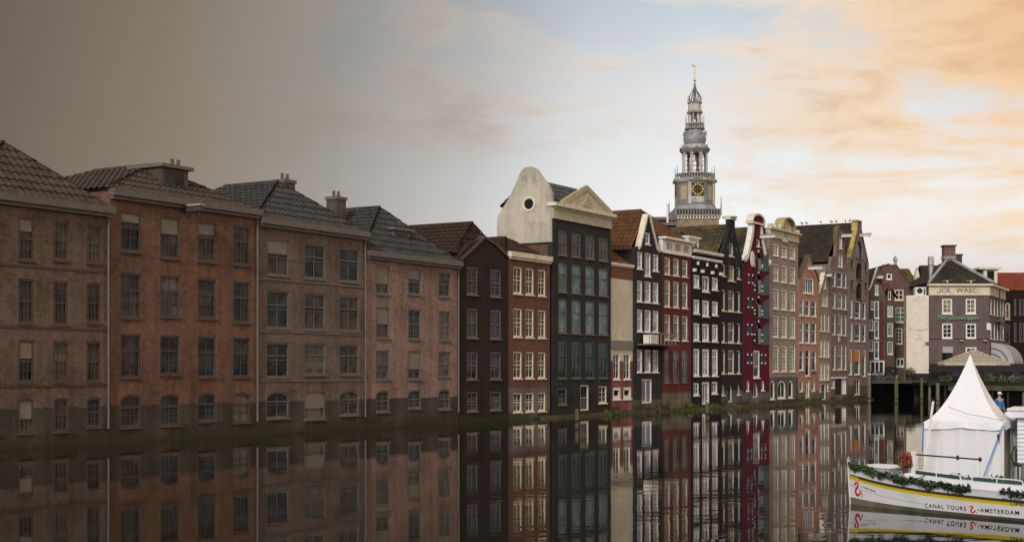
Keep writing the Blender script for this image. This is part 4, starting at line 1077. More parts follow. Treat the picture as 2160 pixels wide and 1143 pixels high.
# angled side facade
cx_, cy_ = h.root.location.x + h.W, 148.0
sa = math.atan2(.89, .455)
FSD = Frame(cx_, cy_, sa)
s2 = House(FSD, 2087, 2119.5, [(2087, 602), (2119, 640)], TV, None, name='side_tmp', cat=None, depth=1, foot=1.0, gap=0)
s2.u0 = 0.0; s2.W = 11.0; s2.root.location = (cx_, cy_, 0)
s2.top = [(0, h.V(604)), (11.0, h.V(604))]
vv = lambda py: h.V(py)
for i, uu in enumerate((.7, 3.0, 5.2, 7.4, 9.3)):
    for (a, b) in ((630, 662), (682, 714)):
        s2.win_uv(uu, uu+1.0, vv(b), vv(a), WHITE, GT, 1, 2, fw=.14)
s2.finish(sides=False)
MB().box(0.0, 11.0, -.10, -.002, f0, f1).build('fascia', paint('warm cream fascia', (.52, .42, .30), .6, .1, 2), s2.root)
MB().box(-.2, 11.2, -.45, .3, f1+.002, vv(598.5)).build('eave', FC, s2.root)
MB().tube([(6.2, -.15, vv(600)), (6.2, -.15, 2.0)], .07, 6).build('drainpipe', paint('teal pipe', (.03, .12, .12)), s2.root)
MB().box(4.3, 6.6, -.6, -.01, vv(676), vv(671)).build('flower_box', GREENF, s2.root)
MB().tube([(4.35, -.55, vv(671)), (4.35, -.55, vv(664)), (6.55, -.55, vv(664)), (6.55, -.55, vv(671))], .05, 5).build('flower_box_rail', SHUTG, s2.root)
bpy.context.view_layer.update()
Mrel = R0.matrix_world.inverted() @ s2.root.matrix_world
for ch in list(s2.root.children):
    ch.parent = R0; ch.matrix_basis = Mrel @ ch.matrix_basis
bpy.data.objects.remove(s2.root)
# back walls and hipped roof
W = h.W; ev = vv(598.5)
bl, br2 = Vector((0, 10.0, 0)), Vector((W+11*.455, 11*.89, 0))
m = MB()
m.add([(0, .3, 1), (0, 10, 1), (br2.x, br2.y, 1), (0, .3, ev), (0, 10, ev), (br2.x, br2.y, ev)], [(0, 1, 4, 3), (1, 2, 5, 4)])
m.build('back_wall', TV, R0)
ap1 = Vector((W*.50, 3.6, vv(540))); ap2 = Vector((W*.62, 7.0, vv(540)))
c0, c1, c2, c3_ = Vector((-.15, -.42, ev)), Vector((W+.28, -.42, ev)), Vector((br2.x+.3, br2.y, ev)), Vector((-.15, 10, ev))
rm = MB()
def tri_slope(mb, a, b, p, q):
    """roof plane a-b (eave), q-p (ridge) laid with pantiles"""
    S = (b-a).normalized(); ls = (b-a).length
    tp, tq = (p-a).dot(S), (q-a).dot(S)
    foot_ = a+S*tp; T = p-foot_
    tile_slope(mb, a, S, T, ls, lambda t: (tp*t, ls-(ls-tq)*t), pitch=.34, course=.40)
tri_slope(rm, c0, c1, ap1, ap1); tri_slope(rm, c1, c2, ap1, ap2); tri_slope(rm, c3_, c0, ap2, ap1); tri_slope(rm, c2, c3_, ap2, ap2)
rfo = rm.build('roof', T_BLACK, R0, fix=False)
for a, b in ((c0, ap1), (c1, ap1)):
    MB().tube([a+Vector((0, 0, .12)), b+Vector((0, 0, .12))], .16, 6).build('hip_lead', LEAD, rfo)
cc = MB().box(ap1.x-.58, ap1.x+.58, ap1.y-.5, ap1.y+.5, ap1.z-.8, vv(514)).build('chimney', brick('mauve chimney brick', (.20, .13, .115)), R0)
MB().box(ap1.x-.70, ap1.x+.70, ap1.y-.62, ap1.y+.62, vv(514)+.002, vv(511)).build('chimney_cap', BROWNF, cc)
MB().box(ap1.x-.64, ap1.x+.64, ap1.y-.56, ap1.y+.56, vv(541), vv(535)).build('chimney_flashing', LEAD, cc)
cc = MB().box(W*.72, W*.72+.95, 6.4, 7.3, vv(566), vv(528)).build('chimney', brick('dark chimney brick', (.10, .07, .06)), R0)
MB().box(W*.72-.1, W*.72+1.05, 6.3, 7.4, vv(528)+.002, vv(525)).build('chimney_cap', BROWNF, cc)
for px_ in (1996, 2046):
    u_ = h.U(px_); MB().tube([(u_-.5, -.3, ev+.25), (u_+.5, -.3, ev+.35)], .04, 5).build('snow_guard', STEEL, R0); MB().box(u_-.1, u_+.1, -.36, -.2, ev, ev+.28).build('guard_bracket', WHITE, R0)
# dormer on the side slope
d0 = Vector((W+1.4, 3.0, 0)); dz0, dz1 = vv(595), vv(565)
dm = MB().box(W+.15, W+1.6, 2.2, 4.8, dz0, dz1).build('dormer', CREAM, R0)
MB().box(W-.4, W+1.95, 1.9, 5.1, dz1+.002, dz1+.22).build('dormer_roof', CREAM, dm)
MB().box(W+.5, W+1.25, 2.17, 2.198, dz0+.25, dz1-.15).build('dormer_window', GD, dm); MB().box(W+1.602, W+1.63, 2.5, 4.5, dz0+.25, dz1-.15).build('dormer_window', GD, dm)

# --- dark building with red roof at the right edge ---------------------------------------------------
FD = Frame(0, 166, 0.0)
h = House(FD, 2117, 2240, [(2117, 613), (2240, 613)], brick('blackened brick', (.018, .014, .013), plaster=True), 'blackened house with a red tiled roof beyond the tavern', group=G2, depth=10, foot=.5)
h.top = [(0, h.V(613)), (h.W, h.V(613))]
h.win(2120, 2131, 638, 674, fm=STONE, gm=GD, nx=1, ny=2, arch=1, fw=.2); h.win(2121, 2130, 684, 724, fm=GREYF, gm=GD, nx=1, ny=3)
for px_ in (2139, 2150, 2158): h.win(px_, px_+4.5, 630, 664, fm=GREYF, gm=GD, nx=1, ny=1, fw=.08); h.win(px_, px_+5, 680, 720, fm=GREYF, gm=GD, nx=1, ny=1, fw=.08)
h.finish()
ro = MB(); ve, vr, W = h.V(613), h.V(571), h.W
tile_slope(ro, (-.1, -.2, ve), (1, 0, 0), (0, 4, vr-ve), W, lambda t: (0, W)); tile_slope(ro, (-.1, 10, ve), (1, 0, 0), (0, -6, vr-ve), W, lambda t: (0, W))
ro.build('roof', T_RED, h.root, fix=False)

# ------------------------------------------------------------------ quay with bicycles, terrace
q0, q1 = at(1832.5, 800, 147.5).x, at(1946, 800, 147.5).x
dk = MB().box(q0, q1, 146.2, 153.2, 1.72, 1.95).build('quay_deck', paint('quay concrete', (.055, .05, .045), .9, .25, 2), None); tag(dk, kind='structure')
MB().box(q0, q1, 151.2, 153.1, -1.5, 1.718).build('quay_wall', paint('shade black quay wall', (.010, .010, .009), .7, .3, 1), dk)  # near-black colour holds the shade below the quay deck
MB().box(q0-.02, q1+.02, 146.05, 146.198, 1.66, 1.97).build('quay_edge_beam', paint('quay edge timber', (.06, .055, .045), .8, .3, 3), dk)
def pile(px, ytop, ybase, wpx, mat, label, capm=None):
    d = EYE*FPX/(ybase-HY); p = at(px, ytop, d); r = wpx*d/FPX/2
    o = empty('mooring_pile', (p.x, d, 0), random.uniform(0, 1), label, 'pile', 'wooden piles standing in the canal')
    pr = [(r*1.05, -1.5), (r*1.02, .3), (r, p.z*.7), (r*.95, p.z-.05), (r*.6, p.z)]
    m = MB().lathe(pr, 10).build('post', mat, o)
    if capm: MB().lathe([(r*1.12, p.z-.16), (r*1.12, p.z-.02)], 10).build('cap', capm, o)
    MB().lathe([(r*1.1, .15), (r*1.1, .3)], 10).build('collar', IRON, o)
pile(1833.5, 787, 845, 7.2, WOODP, 'grey weathered pile below the red-shuttered house', CREAM)
pile(1890.5, 795, 845.5, 8, WOODM, 'green mossy pile under the quay edge below the bicycles')
pile(1944, 797, 846, 6, WOODM, 'slim yellowish pile beneath the clapboard block')
pile(1978, 808, 850, 7.5, WOODP, 'grey pile under the corner of the tavern terrace')
pile(1491.5, 848, 881, 7.5, WOODM, 'mossy mooring pile in front of the black house')
pile(1541, 849, 862, 5, WOODM, 'short mossy pile by the anthracite house door')
pile(1217, 862, 897, 8, WOODM, 'mossy pile before the temple-fronted house')

# bicycles
def make_bike():
    b = empty('bicycle', (0, 0, 0), 0, '', 'bicycle', 'bicycles parked on the quay')
    fm = MB(); P = {'r': (-.52, 0, .34), 'f': (.52, 0, .34), 'bb': (-.05, 0, .30), 'st': (-.22, 0, .82), 'hd': (.36, 0, .86), 'h2': (.40, 0, .66)}
    for a, c in (('r', 'bb'), ('bb', 'st'), ('st', 'r'), ('bb', 'h2'), ('st', 'hd'), ('hd', 'f')): fm.tube([P[a], P[c]], .022, 6)
    fm.build('frame', BLACK, b)
    for x in (-.52, .52):
        w_ = MB(); pts_ = [(x+.33*math.cos(2*math.pi*k/18), 0, .34+.33*math.sin(2*math.pi*k/18)) for k in range(19)]
        w_.tube(pts_, .022, 5, cap=False); wo_ = w_.build('wheel', IRON, b)
        s_ = MB()
        for k in range(8): s_.tube([(x, 0, .34), (x+.32*math.cos(math.pi*k/4), 0, .34+.32*math.sin(math.pi*k/4))], .006, 3)
        s_.build('spokes', STEEL, wo_)
    MB().tube([(.36, 0, .86), (.33, 0, 1.02), (.28, .28, 1.05), (.12, .32, 1.0)], .018, 5).tube([(.33, 0, 1.02), (.28, -.28, 1.05), (.12, -.32, 1.0)], .018, 5).build('handlebar', STEEL, b)
    MB().lathe([(.02, .84), (.10, .88), (.11, .93), (.05, .95)], 8, (-.24, 0)).build('saddle', BLACK, b)
    MB().box(-.75, -.32, -.07, .07, .70, .73).build('carrier', IRON, b)
    return b
bk = make_bike()
cols_ = ['black bicycle beside the shopfront doorway', 'bicycle with green frame on the quay', 'bicycle with a blue frame on the quay', 'bicycle with a pink frame on the quay', 'dark bicycle standing nearest the mossy pile', 'bicycle with a turquoise frame by the quay plant']
fcol = [None, (.02, .08, .05), (.03, .04, .12), (.14, .06, .075), (.03, .03, .03), (.02, .15, .18)]
for i, px_ in enumerate((1842, 1851, 1860, 1870, 1880, 1901)):
    o = bk if i == 0 else copy_tree(bk)
    p = at(px_, 800, 147.6+.25*(i % 3)); o.location = (p.x, p.y, 1.95); o.rotation_euler = (0, math.radians(random.uniform(-4, 4)), random.uniform(-.5, .5) + (math.pi if i % 2 else 0))
    o['label'] = cols_[i]
    if fcol[i]:
        for ch in o.children:
            if ch.name.startswith('frame'):
                ch.data = ch.data.copy(); ch.data.materials[0] = paint('bike paint %d' % i, fcol[i], .35)

# leaves
LEAF = leafmat('leaf green', (.045, .085, .022)); LEAFD = leafmat('dark leaf green', (.020, .042, .016)); LEAFY = leafmat('yellow leaf green', (.10, .13, .020))
PETAL = leafmat('red petals', (.55, .022, .02), .3); PINK = leafmat('pale petals', (.6, .55, .5), .2)
def leaves(mb, pts, size, droop=.5, seed=1):
    rnd = random.Random(seed)
    for p in pts:
        d = Vector((rnd.gauss(0, 1), rnd.gauss(0, 1), rnd.gauss(0, .7)-droop*.3)).normalized()
        s = d.cross(Vector((rnd.gauss(0, 1), rnd.gauss(0, 1), rnd.gauss(0, 1)))).normalized(); n = d.cross(s)
        L = size*rnd.uniform(.6, 1.3); w_ = L*.32
        p = Vector(p)
        mb.add([p, p+d*L*.45+s*w_+n*w_*.3, p+d*L, p+d*L*.45-s*w_+n*w_*.3], [(0, 1, 2), (0, 2, 3)])
    return mb
def blob(c, r, n, seed, flat=1.0):
    rnd = random.Random(seed); out = []
    while len(out) < n:
        v = Vector((rnd.uniform(-1, 1), rnd.uniform(-1, 1), rnd.uniform(-1, 1)))
        if .25 < v.length < 1 and mnoise.noise(v*2.2+Vector((seed, 0, 0))) > -.25: out.append(Vector(c)+Vector((v.x*r[0], v.y*r[1], v.z*r[2]*flat)))
    return out
def plant(name, loc, r, n, size, lab, mat=LEAF, petals=0, pot=True, group=None, seed=3, cat='plant', pmat=None):
    o = empty(name, loc, 0, lab, cat, group)
    top = r[2]
    if pot: MB().lathe([(r[0]*.35, 0), (r[0]*.5, r[2]*.6), (r[0]*.54, r[2]*.62)], 10).build('pot', BROWNF, o)
    leaves(MB(), blob((0, 0, r[2]*(1.3 if pot else .6)), r, n, seed), size, seed=seed).build('foliage', mat, o, fix=False)
    st = MB()
    for k in range(5): st.tube([(0, 0, 0), (random.uniform(-.5, .5)*r[0], random.uniform(-.5, .5)*r[1], r[2]*1.3)], .012, 4)
    st.build('stem', BROWNF, o)
    if petals: leaves(MB(), blob((0, 0, r[2]*1.45), (r[0]*1.02, r[1]*1.02, r[2]*.9), petals, seed+9), size*.8, seed=seed+5).build('blossom', pmat or PETAL, o, fix=False)
    return o
p = at(1918, 795, 146.6); plant('potted_shrub', (p.x, p.y, 1.95), (.75, .5, .6), 420, .16, 'leafy green shrub on the quay before the clapboard block')

# --- tavern terrace ----------------------------------------------------------------------------------
t0, t1 = at(1941, 0, 143).x, 58.0
tr = empty('tavern_terrace', ((t0+t1)/2, 143, 0), 0, 'black timber terrace on piles in front of the corner tavern', 'terrace')
ox, oy = tr.location.x, tr.location.y
a0, a1 = t0-ox, t1-ox
MB().box(a0, a1, -2.6, 4.9, 1.55, 1.8).build('deck', WOODD, tr)
MB().box(a0+1.8, a1, 4.6, 4.88, 1.802, 3.7).build('back_screen', WOODD, tr)
MB().box(a0+2.0, a1, -2.66, -2.604, 1.0, 1.5).build('mossy_beam', FENDER, tr)
k = 0
x = a0+.3
while x < a1:
    MB().lathe([(.14, -1.5), (.13, 1.548)], 8, (x, -2.2)).build('pile', WOODD if k % 3 else WOODP, tr)
    MB().box(x-.05, x+.05, -2.55, -2.45, 1.802, 3.0).build('rail_post', IRON, tr)
    x += 1.55; k += 1
MB().box(a0, a1, -2.53, -2.47, 2.95, 3.03).build('rail', IRON, tr)
MB().box(a0+.6, a1, 4.2, 4.5, -1.4, 1.548).build('under_deck_shade', BLACK, tr)  # black sheet standing in for the dark void beneath the deck
k = 0; x = a0+.2
while x < a1-.5:
    MB().box(x, x+.95, -2.50, -2.485, 2.0, 2.85).build('wind_screen', GD, tr); x += 1.03; k += 1
PG = 'planters along the terrace edge'
labs = ['trailing green planter on the terrace rail by the grey corner pile', 'yellowish planter on the terrace rail beside the corner planter', 'dark leaved planter half behind the tent peak', 'green planter on the rail right beside the tent peak', 'yellowish planter with pale blossom beside the green planter', 'dark leaved planter with pale blossom above the person', 'green planter with pale blossom under the awning', 'yellowish planter with pale blossom under the awning', 'dark leaved planter with pale blossom at the terrace end']
for i, px_ in enumerate((1988, 2000, 2066, 2078, 2090, 2103, 2117, 2134, 2150)):
    p = at(px_, 800, 140.2)
    o = empty('planter_box', (p.x, 140.15, 1.95), 0, labs[i], 'planter', PG)
    MB().box(-.3, .3, -.12, .12, 0, .28).build('box', BROWNF, o)
    leaves(MB(), blob((0, -.05, .3), (.42, .25, .32), 150, 40+i), .15, seed=50+i).build('foliage', (LEAF, LEAFY, LEAFD)[i % 3], o, fix=False)
    if i > 3: leaves(MB(), blob((0, -.1, .35), (.42, .22, .22), 24, 80+i), .12, seed=60+i).build('blossom', PINK, o, fix=False)
# tables on the terrace
for i, px_ in enumerate((1996, 2074, 2092, 2126, 2142)):
    p = at(px_, 800, 141.6)
    o = empty('terrace_chair', (p.x, p.y, 1.8), random.uniform(-1, 1), ('slim metal chair left of the parasol pole', 'slim metal chair under the parasol rim', 'slim metal chair between parasol and awning', 'slim metal chair below the rounded awning', 'slim metal chair at the end of the terrace')[i], 'chair', 'chairs on the tavern terrace')
    MB().box(-.22, .22, -.22, .22, .42, .46).build('seat', STEEL, o); MB().box(-.22, .22, .19, .22, .55, .9).build('backrest', STEEL, o)
    for sx_ in (-.2, .2):
        for sy_ in (-.2, .2): MB().tube([(sx_, sy_, 0), (sx_, sy_, .9 if sy_ > 0 else .43)], .015, 4).build('leg', STEEL, o)
# striped parasol
p = at(2054, 740, 142.5)
um = empty('striped_parasol', (p.x, p.y, 1.8), 0, 'large beige striped square parasol over the terrace', 'parasol')
zt, ze = at(0, 738, 142.5).z-1.8, at(0, 766, 142.5).z-1.8; rr = 3.55
UMB = paint('beige canvas', (.52, .45, .33), .8, .08, 2); UMD = paint('brown canvas stripe', (.16, .135, .10), .8, .08, 2)
cs_ = [Vector((rr*math.cos(math.pi/4*k+math.radians(22.5))*1.0, rr*.8*math.sin(math.pi/4*k+math.radians(22.5)), ze)) for k in range(8)]; apx = Vector((0, 0, zt))
ns = 14
for st_ in range(ns):
    m = MB(); f0_, f1_ = st_/ns, (st_+1)/ns
    for k in range(8):
        a, b = cs_[k], cs_[(k+1) % 8]
        m.add([apx.lerp(a, f0_), apx.lerp(b, f0_), apx.lerp(b, f1_), apx.lerp(a, f1_)], [(0, 1, 2, 3)])
    m.build('canopy_band', UMB if st_ % 2 else UMD, um)
vl = MB()
for k in range(8):
    a, b = cs_[k], cs_[(k+1) % 8]; dn = Vector((0, 0, -.22)); vl.add([a, b, b+dn, a+dn], [(0, 1, 2, 3)])
vl.build('valance', UMB, um)
for k in range(8): MB().tube([apx+Vector((0, 0, .03)), cs_[k]+Vector((0, 0, .03))], .035, 4).build('rib', UMB, um)
MB().tube([(0, 0, 0), (0, 0, zt)], .05, 8).build('pole', STEEL, um)
# rounded striped awning on the angled side
aw = empty('rounded_awning', (cx_+.30, cy_+.6, 0), sa, 'grey striped rounded awning on the side of the tavern', 'awning')
zA, zB = at(0, 722, 148).z, at(0, 770, 146).z
AG = paint('grey canvas', (.20, .21, .22), .8, .08, 2); AL = paint('pale grey canvas', (.42, .42, .41), .8, .08, 2)
nst = 10
for i in range(nst):
    m = MB(); pr = []
    for j in range(9):
        t = j/8*math.pi/2; pr.append((-.05-2.3*math.sin(t), zA-(zA-zB)*(1-math.cos(t))))
    x0_, x1_ = .2+i*.75, .2+(i+1)*.75
    for j in range(8): m.add([(x0_, pr[j][0], pr[j][1]), (x1_, pr[j][0], pr[j][1]), (x1_, pr[j+1][0], pr[j+1][1]), (x0_, pr[j+1][0], pr[j+1][1])], [(0, 1, 2, 3)])
    m.build('canvas_strip', AG if i % 2 else AL, aw)
m = MB(); fan_ = [(-.05, zB)] + pr
m.add([(.2, a, b) for a, b in fan_], [tuple(range(len(fan_)))]); m.build('end_panel', AL, aw)
for j in (2, 4, 6):
    sc_ = j/8
    m = MB(); arc_ = [(.19, -.05-2.3*sc_*math.sin(t*math.pi/16), zB+(zA-zB)*sc_*math.cos(t*math.pi/16)) for t in range(9)]
    m.tube(arc_, .09, 5); m.build('end_stripe', AG, aw)
#TOWER
# ------------------------------------------------------------------ church tower
TD = 297.0
tw = empty('church_tower', ((1465.5-CX)*TD/FPX, TD, 1.0), math.radians(1.6), 'tall church tower with clock, open belfry and gilded weathercock', 'tower')
def tv(py): return EYE+(HY-py)*TD/FPX-1.0
BRT = brick('tower brick', (.30, .23, .175), var=.2)
LDK = paint('dark lead', (.20, .20, .205), .5, .2, .8); LLT = paint('pale lead', (.47, .455, .425), .55, .15, .8, dirt=(.26, .26, .27)); LBL = paint('blue lead', (.26, .285, .30), .5, .2, .8)
def octo(r, z0, z1, r1=None): return MB().lathe([(r/math.cos(math.pi/8), z0), ((r if r1 is None else r1)/math.cos(math.pi/8), z1)], 8, rot=math.pi/8)
sh = MB().box(-4.25, 4.25, -4.25, 4.25, 0, tv(466)).build('shaft', BRT, tw)
for k in range(4):
    a = k*math.pi/2
    M = Matrix.Rotation(a, 4, 'Z')
    for xo in (-2.4, 1.6):
        mb = MB()
        for r in (1.0, 1.35):
            pts_ = [(xo+r*math.cos(math.pi*i/10), -4.3, tv(478)+r*math.sin(math.pi*i/10)) for i in range(11)]; mb.tube(pts_, .13, 5)
        o = mb.build('blind_arch', STONE, tw); o.matrix_local = M
cb = MB().box(-4.4, 4.4, -4.4, 4.4, tv(466), tv(463)).build('corbel_course', STONE, tw)
for k in range(4):
    M = Matrix.Rotation(k*math.pi/2, 4, 'Z')
    for i in range(14):
        x = -4.1+8.2*i/13
        o = MB().box(x-.13, x+.13, -4.66, -4.402, tv(466), tv(460.5)).build('corbel', CREAM, cb); o.matrix_local = M
pf = MB().box(-4.75, 4.75, -4.75, 4.75, tv(460.4), tv(458)).build('platform', STONE, tw)
MB().box(-4.78, 4.78, -4.78, 4.78, tv(447), tv(445.5)).build('parapet_rail', LDK, pf)
for k in range(4):
    M = Matrix.Rotation(k*math.pi/2, 4, 'Z')
    mb = MB().box(-4.72, 4.72, -4.70, -4.66, tv(458), tv(447))
    o = mb.build('parapet', IRON, pf); o.matrix_local = M
    o = MB()
    for i in range(16):
        x = -4.5+9*i/15; o.box(x-.12, x+.12, -4.76, -4.705, tv(457.5), tv(447.5))
    o = o.build('baluster', LDK, pf); o.matrix_local = M
    o = MB().tube([(4.7, -4.7, tv(458)), (4.7, -4.7, tv(420))], [.16, .06], 6).build('pinnacle', LDK, tw); o.matrix_local = M
MB().lathe([(4.6/math.cos(math.pi/8), tv(446)), (4.2/math.cos(math.pi/8), tv(440)), (3.7/math.cos(math.pi/8), tv(432))], 8, rot=math.pi/8).build('skirt_roof', LBL, tw)
octo(3.72, tv(434), tv(386)).build('clock_stage', BRT, tw)
for z0, z1, r in ((387, 384, 4.05), (383.8, 381, 4.3)): octo(r, tv(z0), tv(z1)).build('cornice', LLT, tw)
octo(3.95, tv(437), tv(433)).build('stage_base', LDK, tw)
for k in range(8):
    M = Matrix.Rotation(k*math.pi/4+math.pi/8, 4, 'Z')
    o = MB().box(-.32, .32, -4.25, -3.7, tv(434), tv(387)).build('corner_pilaster', LLT if k % 2 else LDK, tw); o.matrix_local = M
for k in (0, 2, 4, 6):
    M = Matrix.Rotation(k*math.pi/4, 4, 'Z')
    fr_ = MB().box(-1.62, 1.62, -3.92, -3.71, tv(431), tv(386)).build('clock_surround', LLT, tw); fr_.matrix_local = M
    o = MB().prism([(-1.9, tv(386)), (1.9, tv(386)), (0, tv(378))], -4.45, -3.9).build('clock_pediment', LDK, fr_); o.matrix_local = Matrix()
    cf = MB(); rc = 1.36; zc = tv(404)
    cf.box(-1.38, 1.38, -3.99, -3.925, zc-1.38, zc+1.38)
    o = cf.build('clock_face', BLACK, fr_)
    nm = MB()
    for i in range(12):
        t = i*math.pi/6; w0, w1 = .12, (.20 if i % 3 == 0 else .15)
        c_, s_ = math.cos(t), math.sin(t)
        q_ = [(rr_*s_+sd_*w_*c_, -4.02, zc+rr_*c_-sd_*w_*s_) for rr_, w_ in ((.88, w0), (1.26, w1)) for sd_ in (-1, 1)]
        nm.add(q_, [(0, 1, 3, 2)])
    nm.build('numeral', GOLD, fr_)
    hd = MB(); hd.bar((-.3*math.sin(-1.5), -4.04, zc), (1.05*math.sin(math.radians(80)), -4.04, zc+1.05*math.cos(math.radians(80))), .10, .03)
    hd.bar((0, -4.045, zc), (.72*math.sin(math.radians(-88)), -4.045, zc+.72*math.cos(math.radians(-88))), .16, .03); hd.build('clock_hand', GOLD, fr_)
for k in (1, 3, 5, 7):
    M = Matrix.Rotation(k*math.pi/4, 4, 'Z')
    o = MB().box(-.75, .75, -3.80, -3.70, tv(425), tv(396)).build('blind_window', STONE, tw); o.matrix_local = M
def balustrade(r, z0, z1, n, name):
    o = MB().lathe([(r+.05, z1-.14), (r+.05, z1)], 24).build(name, LLT, tw)
    b_ = MB()
    for i in range(n):
        t = 2*math.pi*i/n; b_.tube([(r*math.cos(t), r*math.sin(t), z0), (r*math.cos(t), r*math.sin(t), z1-.13)], .07, 4)
    b_.build('baluster', LLT, o)
octo(4.0, tv(381), tv(379)).build('gallery_floor', LDK, tw)
balustrade(4.0, tv(379), tv(368), 44, 'gallery_rail')
for k in range(8):
    t = k*math.pi/4+math.pi/8
    MB().tube([(4.2*math.cos(t), 4.2*math.sin(t), tv(379)), (4.2*math.cos(t), 4.2*math.sin(t), tv(352))], [.13, .05], 5).build('pinnacle', LDK, tw)
octo(2.8, tv(379), tv(366)).build('belfry_base', LLT, tw)
for k in range(8):
    t = k*math.pi/4+math.pi/8
    for dr in (-.16, .16):
        tt = t+dr/2.6
        MB().lathe([(.20, tv(366)), (.16, tv(364)), (.15, tv(325)), (.22, tv(322))], 6, (2.55*math.cos(tt), 2.55*math.sin(tt))).build('belfry_column', LLT, tw)
    ar = MB(); t2 = t+math.pi/4; p0 = Vector((2.5*math.cos(t), 2.5*math.sin(t), 0)); p1 = Vector((2.5*math.cos(t2), 2.5*math.sin(t2), 0))
    pts_ = [p0.lerp(p1, .5-.42*math.cos(math.pi*i/8)) + Vector((0, 0, tv(330)+.75*math.sin(math.pi*i/8))) for i in range(9)]
    ar.tube(pts_, .13, 5); ar.build('belfry_arch', LLT, tw)
for i in range(11):
    t = i*2.4; r = .5+.11*i
    z = tv(358)+ (i % 4)*.95
    if r < 1.9: MB().lathe([(.02, z+.55), (.14, z+.5), (.2, z+.2), (.33, z)], 8, (r*math.cos(t), r*math.sin(t))).build('carillon_bell', LDK, tw)
for z in (360, 350, 341, 332): MB().box(-1.9, 1.9, -.08, .08, tv(z), tv(z)+.14).build('bell_beam', IRON, tw)
octo(2.85, tv(322), tv(318)).build('belfry_entablature', LDK, tw)
for k in range(8):
    M = Matrix.Rotation(k*math.pi/4, 4, 'Z'); o = MB().prism([(-1.15, tv(318)), (1.15, tv(318)), (0, tv(311.5))], -3.1, -1.8).build('belfry_pediment', LDK, tw); o.matrix_local = M
octo(2.45, tv(318), tv(307)).build('drum', LLT, tw)
MB().lathe([(2.1, tv(307)), (2.2, tv(302)), (2.35, tv(299)), (2.42, tv(293)), (2.3, tv(287)), (1.95, tv(281)), (1.7, tv(278)), (1.75, tv(274))], 16).build('onion_dome', LBL, tw, smooth=True)
for k in range(8):
    t = k*math.pi/4+math.pi/8
    MB().lathe([(.12, tv(288)), (.3, tv(285)), (.3, tv(281)), (.1, tv(277))], 6, (2.25*math.cos(t), 2.25*math.sin(t))).build('dome_scroll', LBL, tw)
    MB().tube([(2.75*math.cos(t), 2.75*math.sin(t), tv(318)), (2.75*math.cos(t), 2.75*math.sin(t), tv(304))], [.10, .04], 5).build('pinnacle', LDK, tw)
octo(2.0, tv(274), tv(271)).build('lantern_floor', LDK, tw); balustrade(1.9, tv(271), tv(261), 26, 'lantern_rail')
for k in range(8):
    t = k*math.pi/4+math.pi/8
    MB().tube([(1.25*math.cos(t), 1.25*math.sin(t), tv(271)), (1.25*math.cos(t), 1.25*math.sin(t), tv(238))], .15, 6).build('lantern_column', LLT, tw)
    MB().tube([(1.95*math.cos(t), 1.95*math.sin(t), tv(271)), (1.95*math.cos(t), 1.95*math.sin(t), tv(243))], [.09, .03], 5).build('pinnacle', LDK, tw)
MB().lathe([(.25, tv(252)), (.42, tv(250)), (.30, tv(245)), (.08, tv(242))], 8).build('lantern_bell', LDK, tw)
octo(1.55, tv(240), tv(236)).build('lantern_entablature', LDK, tw); octo(1.35, tv(236), tv(219), 1.25).build('lantern_cap', LLT, tw); octo(1.45, tv(219), tv(217)).build('cap_cornice', LDK, tw)
for k in range(8):
    t = k*math.pi/4+math.pi/8
    pts_ = [(r*math.cos(t), r*math.sin(t), tv(py)) for r, py in ((.85, 217), (1.15, 213), (1.30, 209), (1.2, 204), (.8, 197), (.4, 191), (.18, 183), (.08, 176))]
    MB().tube(pts_, .10, 5).build('crown_rib', LDK, tw)
    MB().tube([(1.5*math.cos(t), 1.5*math.sin(t), tv(219)), (1.5*math.cos(t), 1.5*math.sin(t), tv(222)-(-1.9))], [.07, .03], 5).build('pinnacle', LDK, tw)
MB().tube([(0, 0, tv(217)), (0, 0, tv(172))], [.16, .08], 6).build('crown_mast', LDK, tw)
MB().lathe([(.05, tv(172.5)), (.24, tv(171.5)), (.30, tv(169.5)), (.24, tv(167.5)), (.05, tv(166.5))], 10).build('gilded_ball', GOLD, tw, smooth=True)
MB().tube([(0, 0, tv(167)), (0, 0, tv(142))], .06, 6).bar((-.35, 0, tv(155)), (.35, 0, tv(155)), .07).build('weather_cross', GOLD, tw)
ck = [(-.45, .1), (-.3, -.05), (-.05, -.12), (.15, 0), (.3, .2), (.42, .45), (.30, .5), (.15, .3), (-.05, .22), (-.25, .30), (-.4, .55), (-.62, .5), (-.7, .25)]
MB().prism([(a, tv(141)+b) for a, b in ck], -.07, .07).build('weathercock', GOLD, tw)

# ------------------------------------------------------------------ timber fender along the foot of the row, weeds
u0_, u1_ = ROW.u(1130), ROW.u(1832)
segs = 9
fl_ = ['mossy fender beam at the waterline below the %s' % t for t in ('muted red and temple-fronted houses', 'narrow cream rendered house', 'balcony house and dark red house', 'black house with white windows', 'anthracite and crimson houses', 'taupe brick house', 'salmon brick house', 'narrow grey house and umber house', 'end warehouse')]
for i in range(segs):
    a = u0_+(u1_-u0_)*i/segs; b = u0_+(u1_-u0_)*(i+1)/segs-.08
    o = tag(MB().box(0, b-a, -.16, .16, -.25, .16+.05*math.sin(i*2.1)).build('timber_fender', FENDER), fl_[i], 'beam', 'fender beams along the row')
    p = ROW.loc(a, .42); o.location = (p[0], p[1], 0); o.rotation_euler = (0, 0, ROWA)
wl = ['weeds sprouting at the foot of the red house by the black house', 'tuft of weeds at the foot of the dark red house', 'weeds on the ledge by the anthracite house', 'green weeds under the balcony house door', 'tuft of weeds by the black house door', 'weeds at the foot of the temple-fronted house']
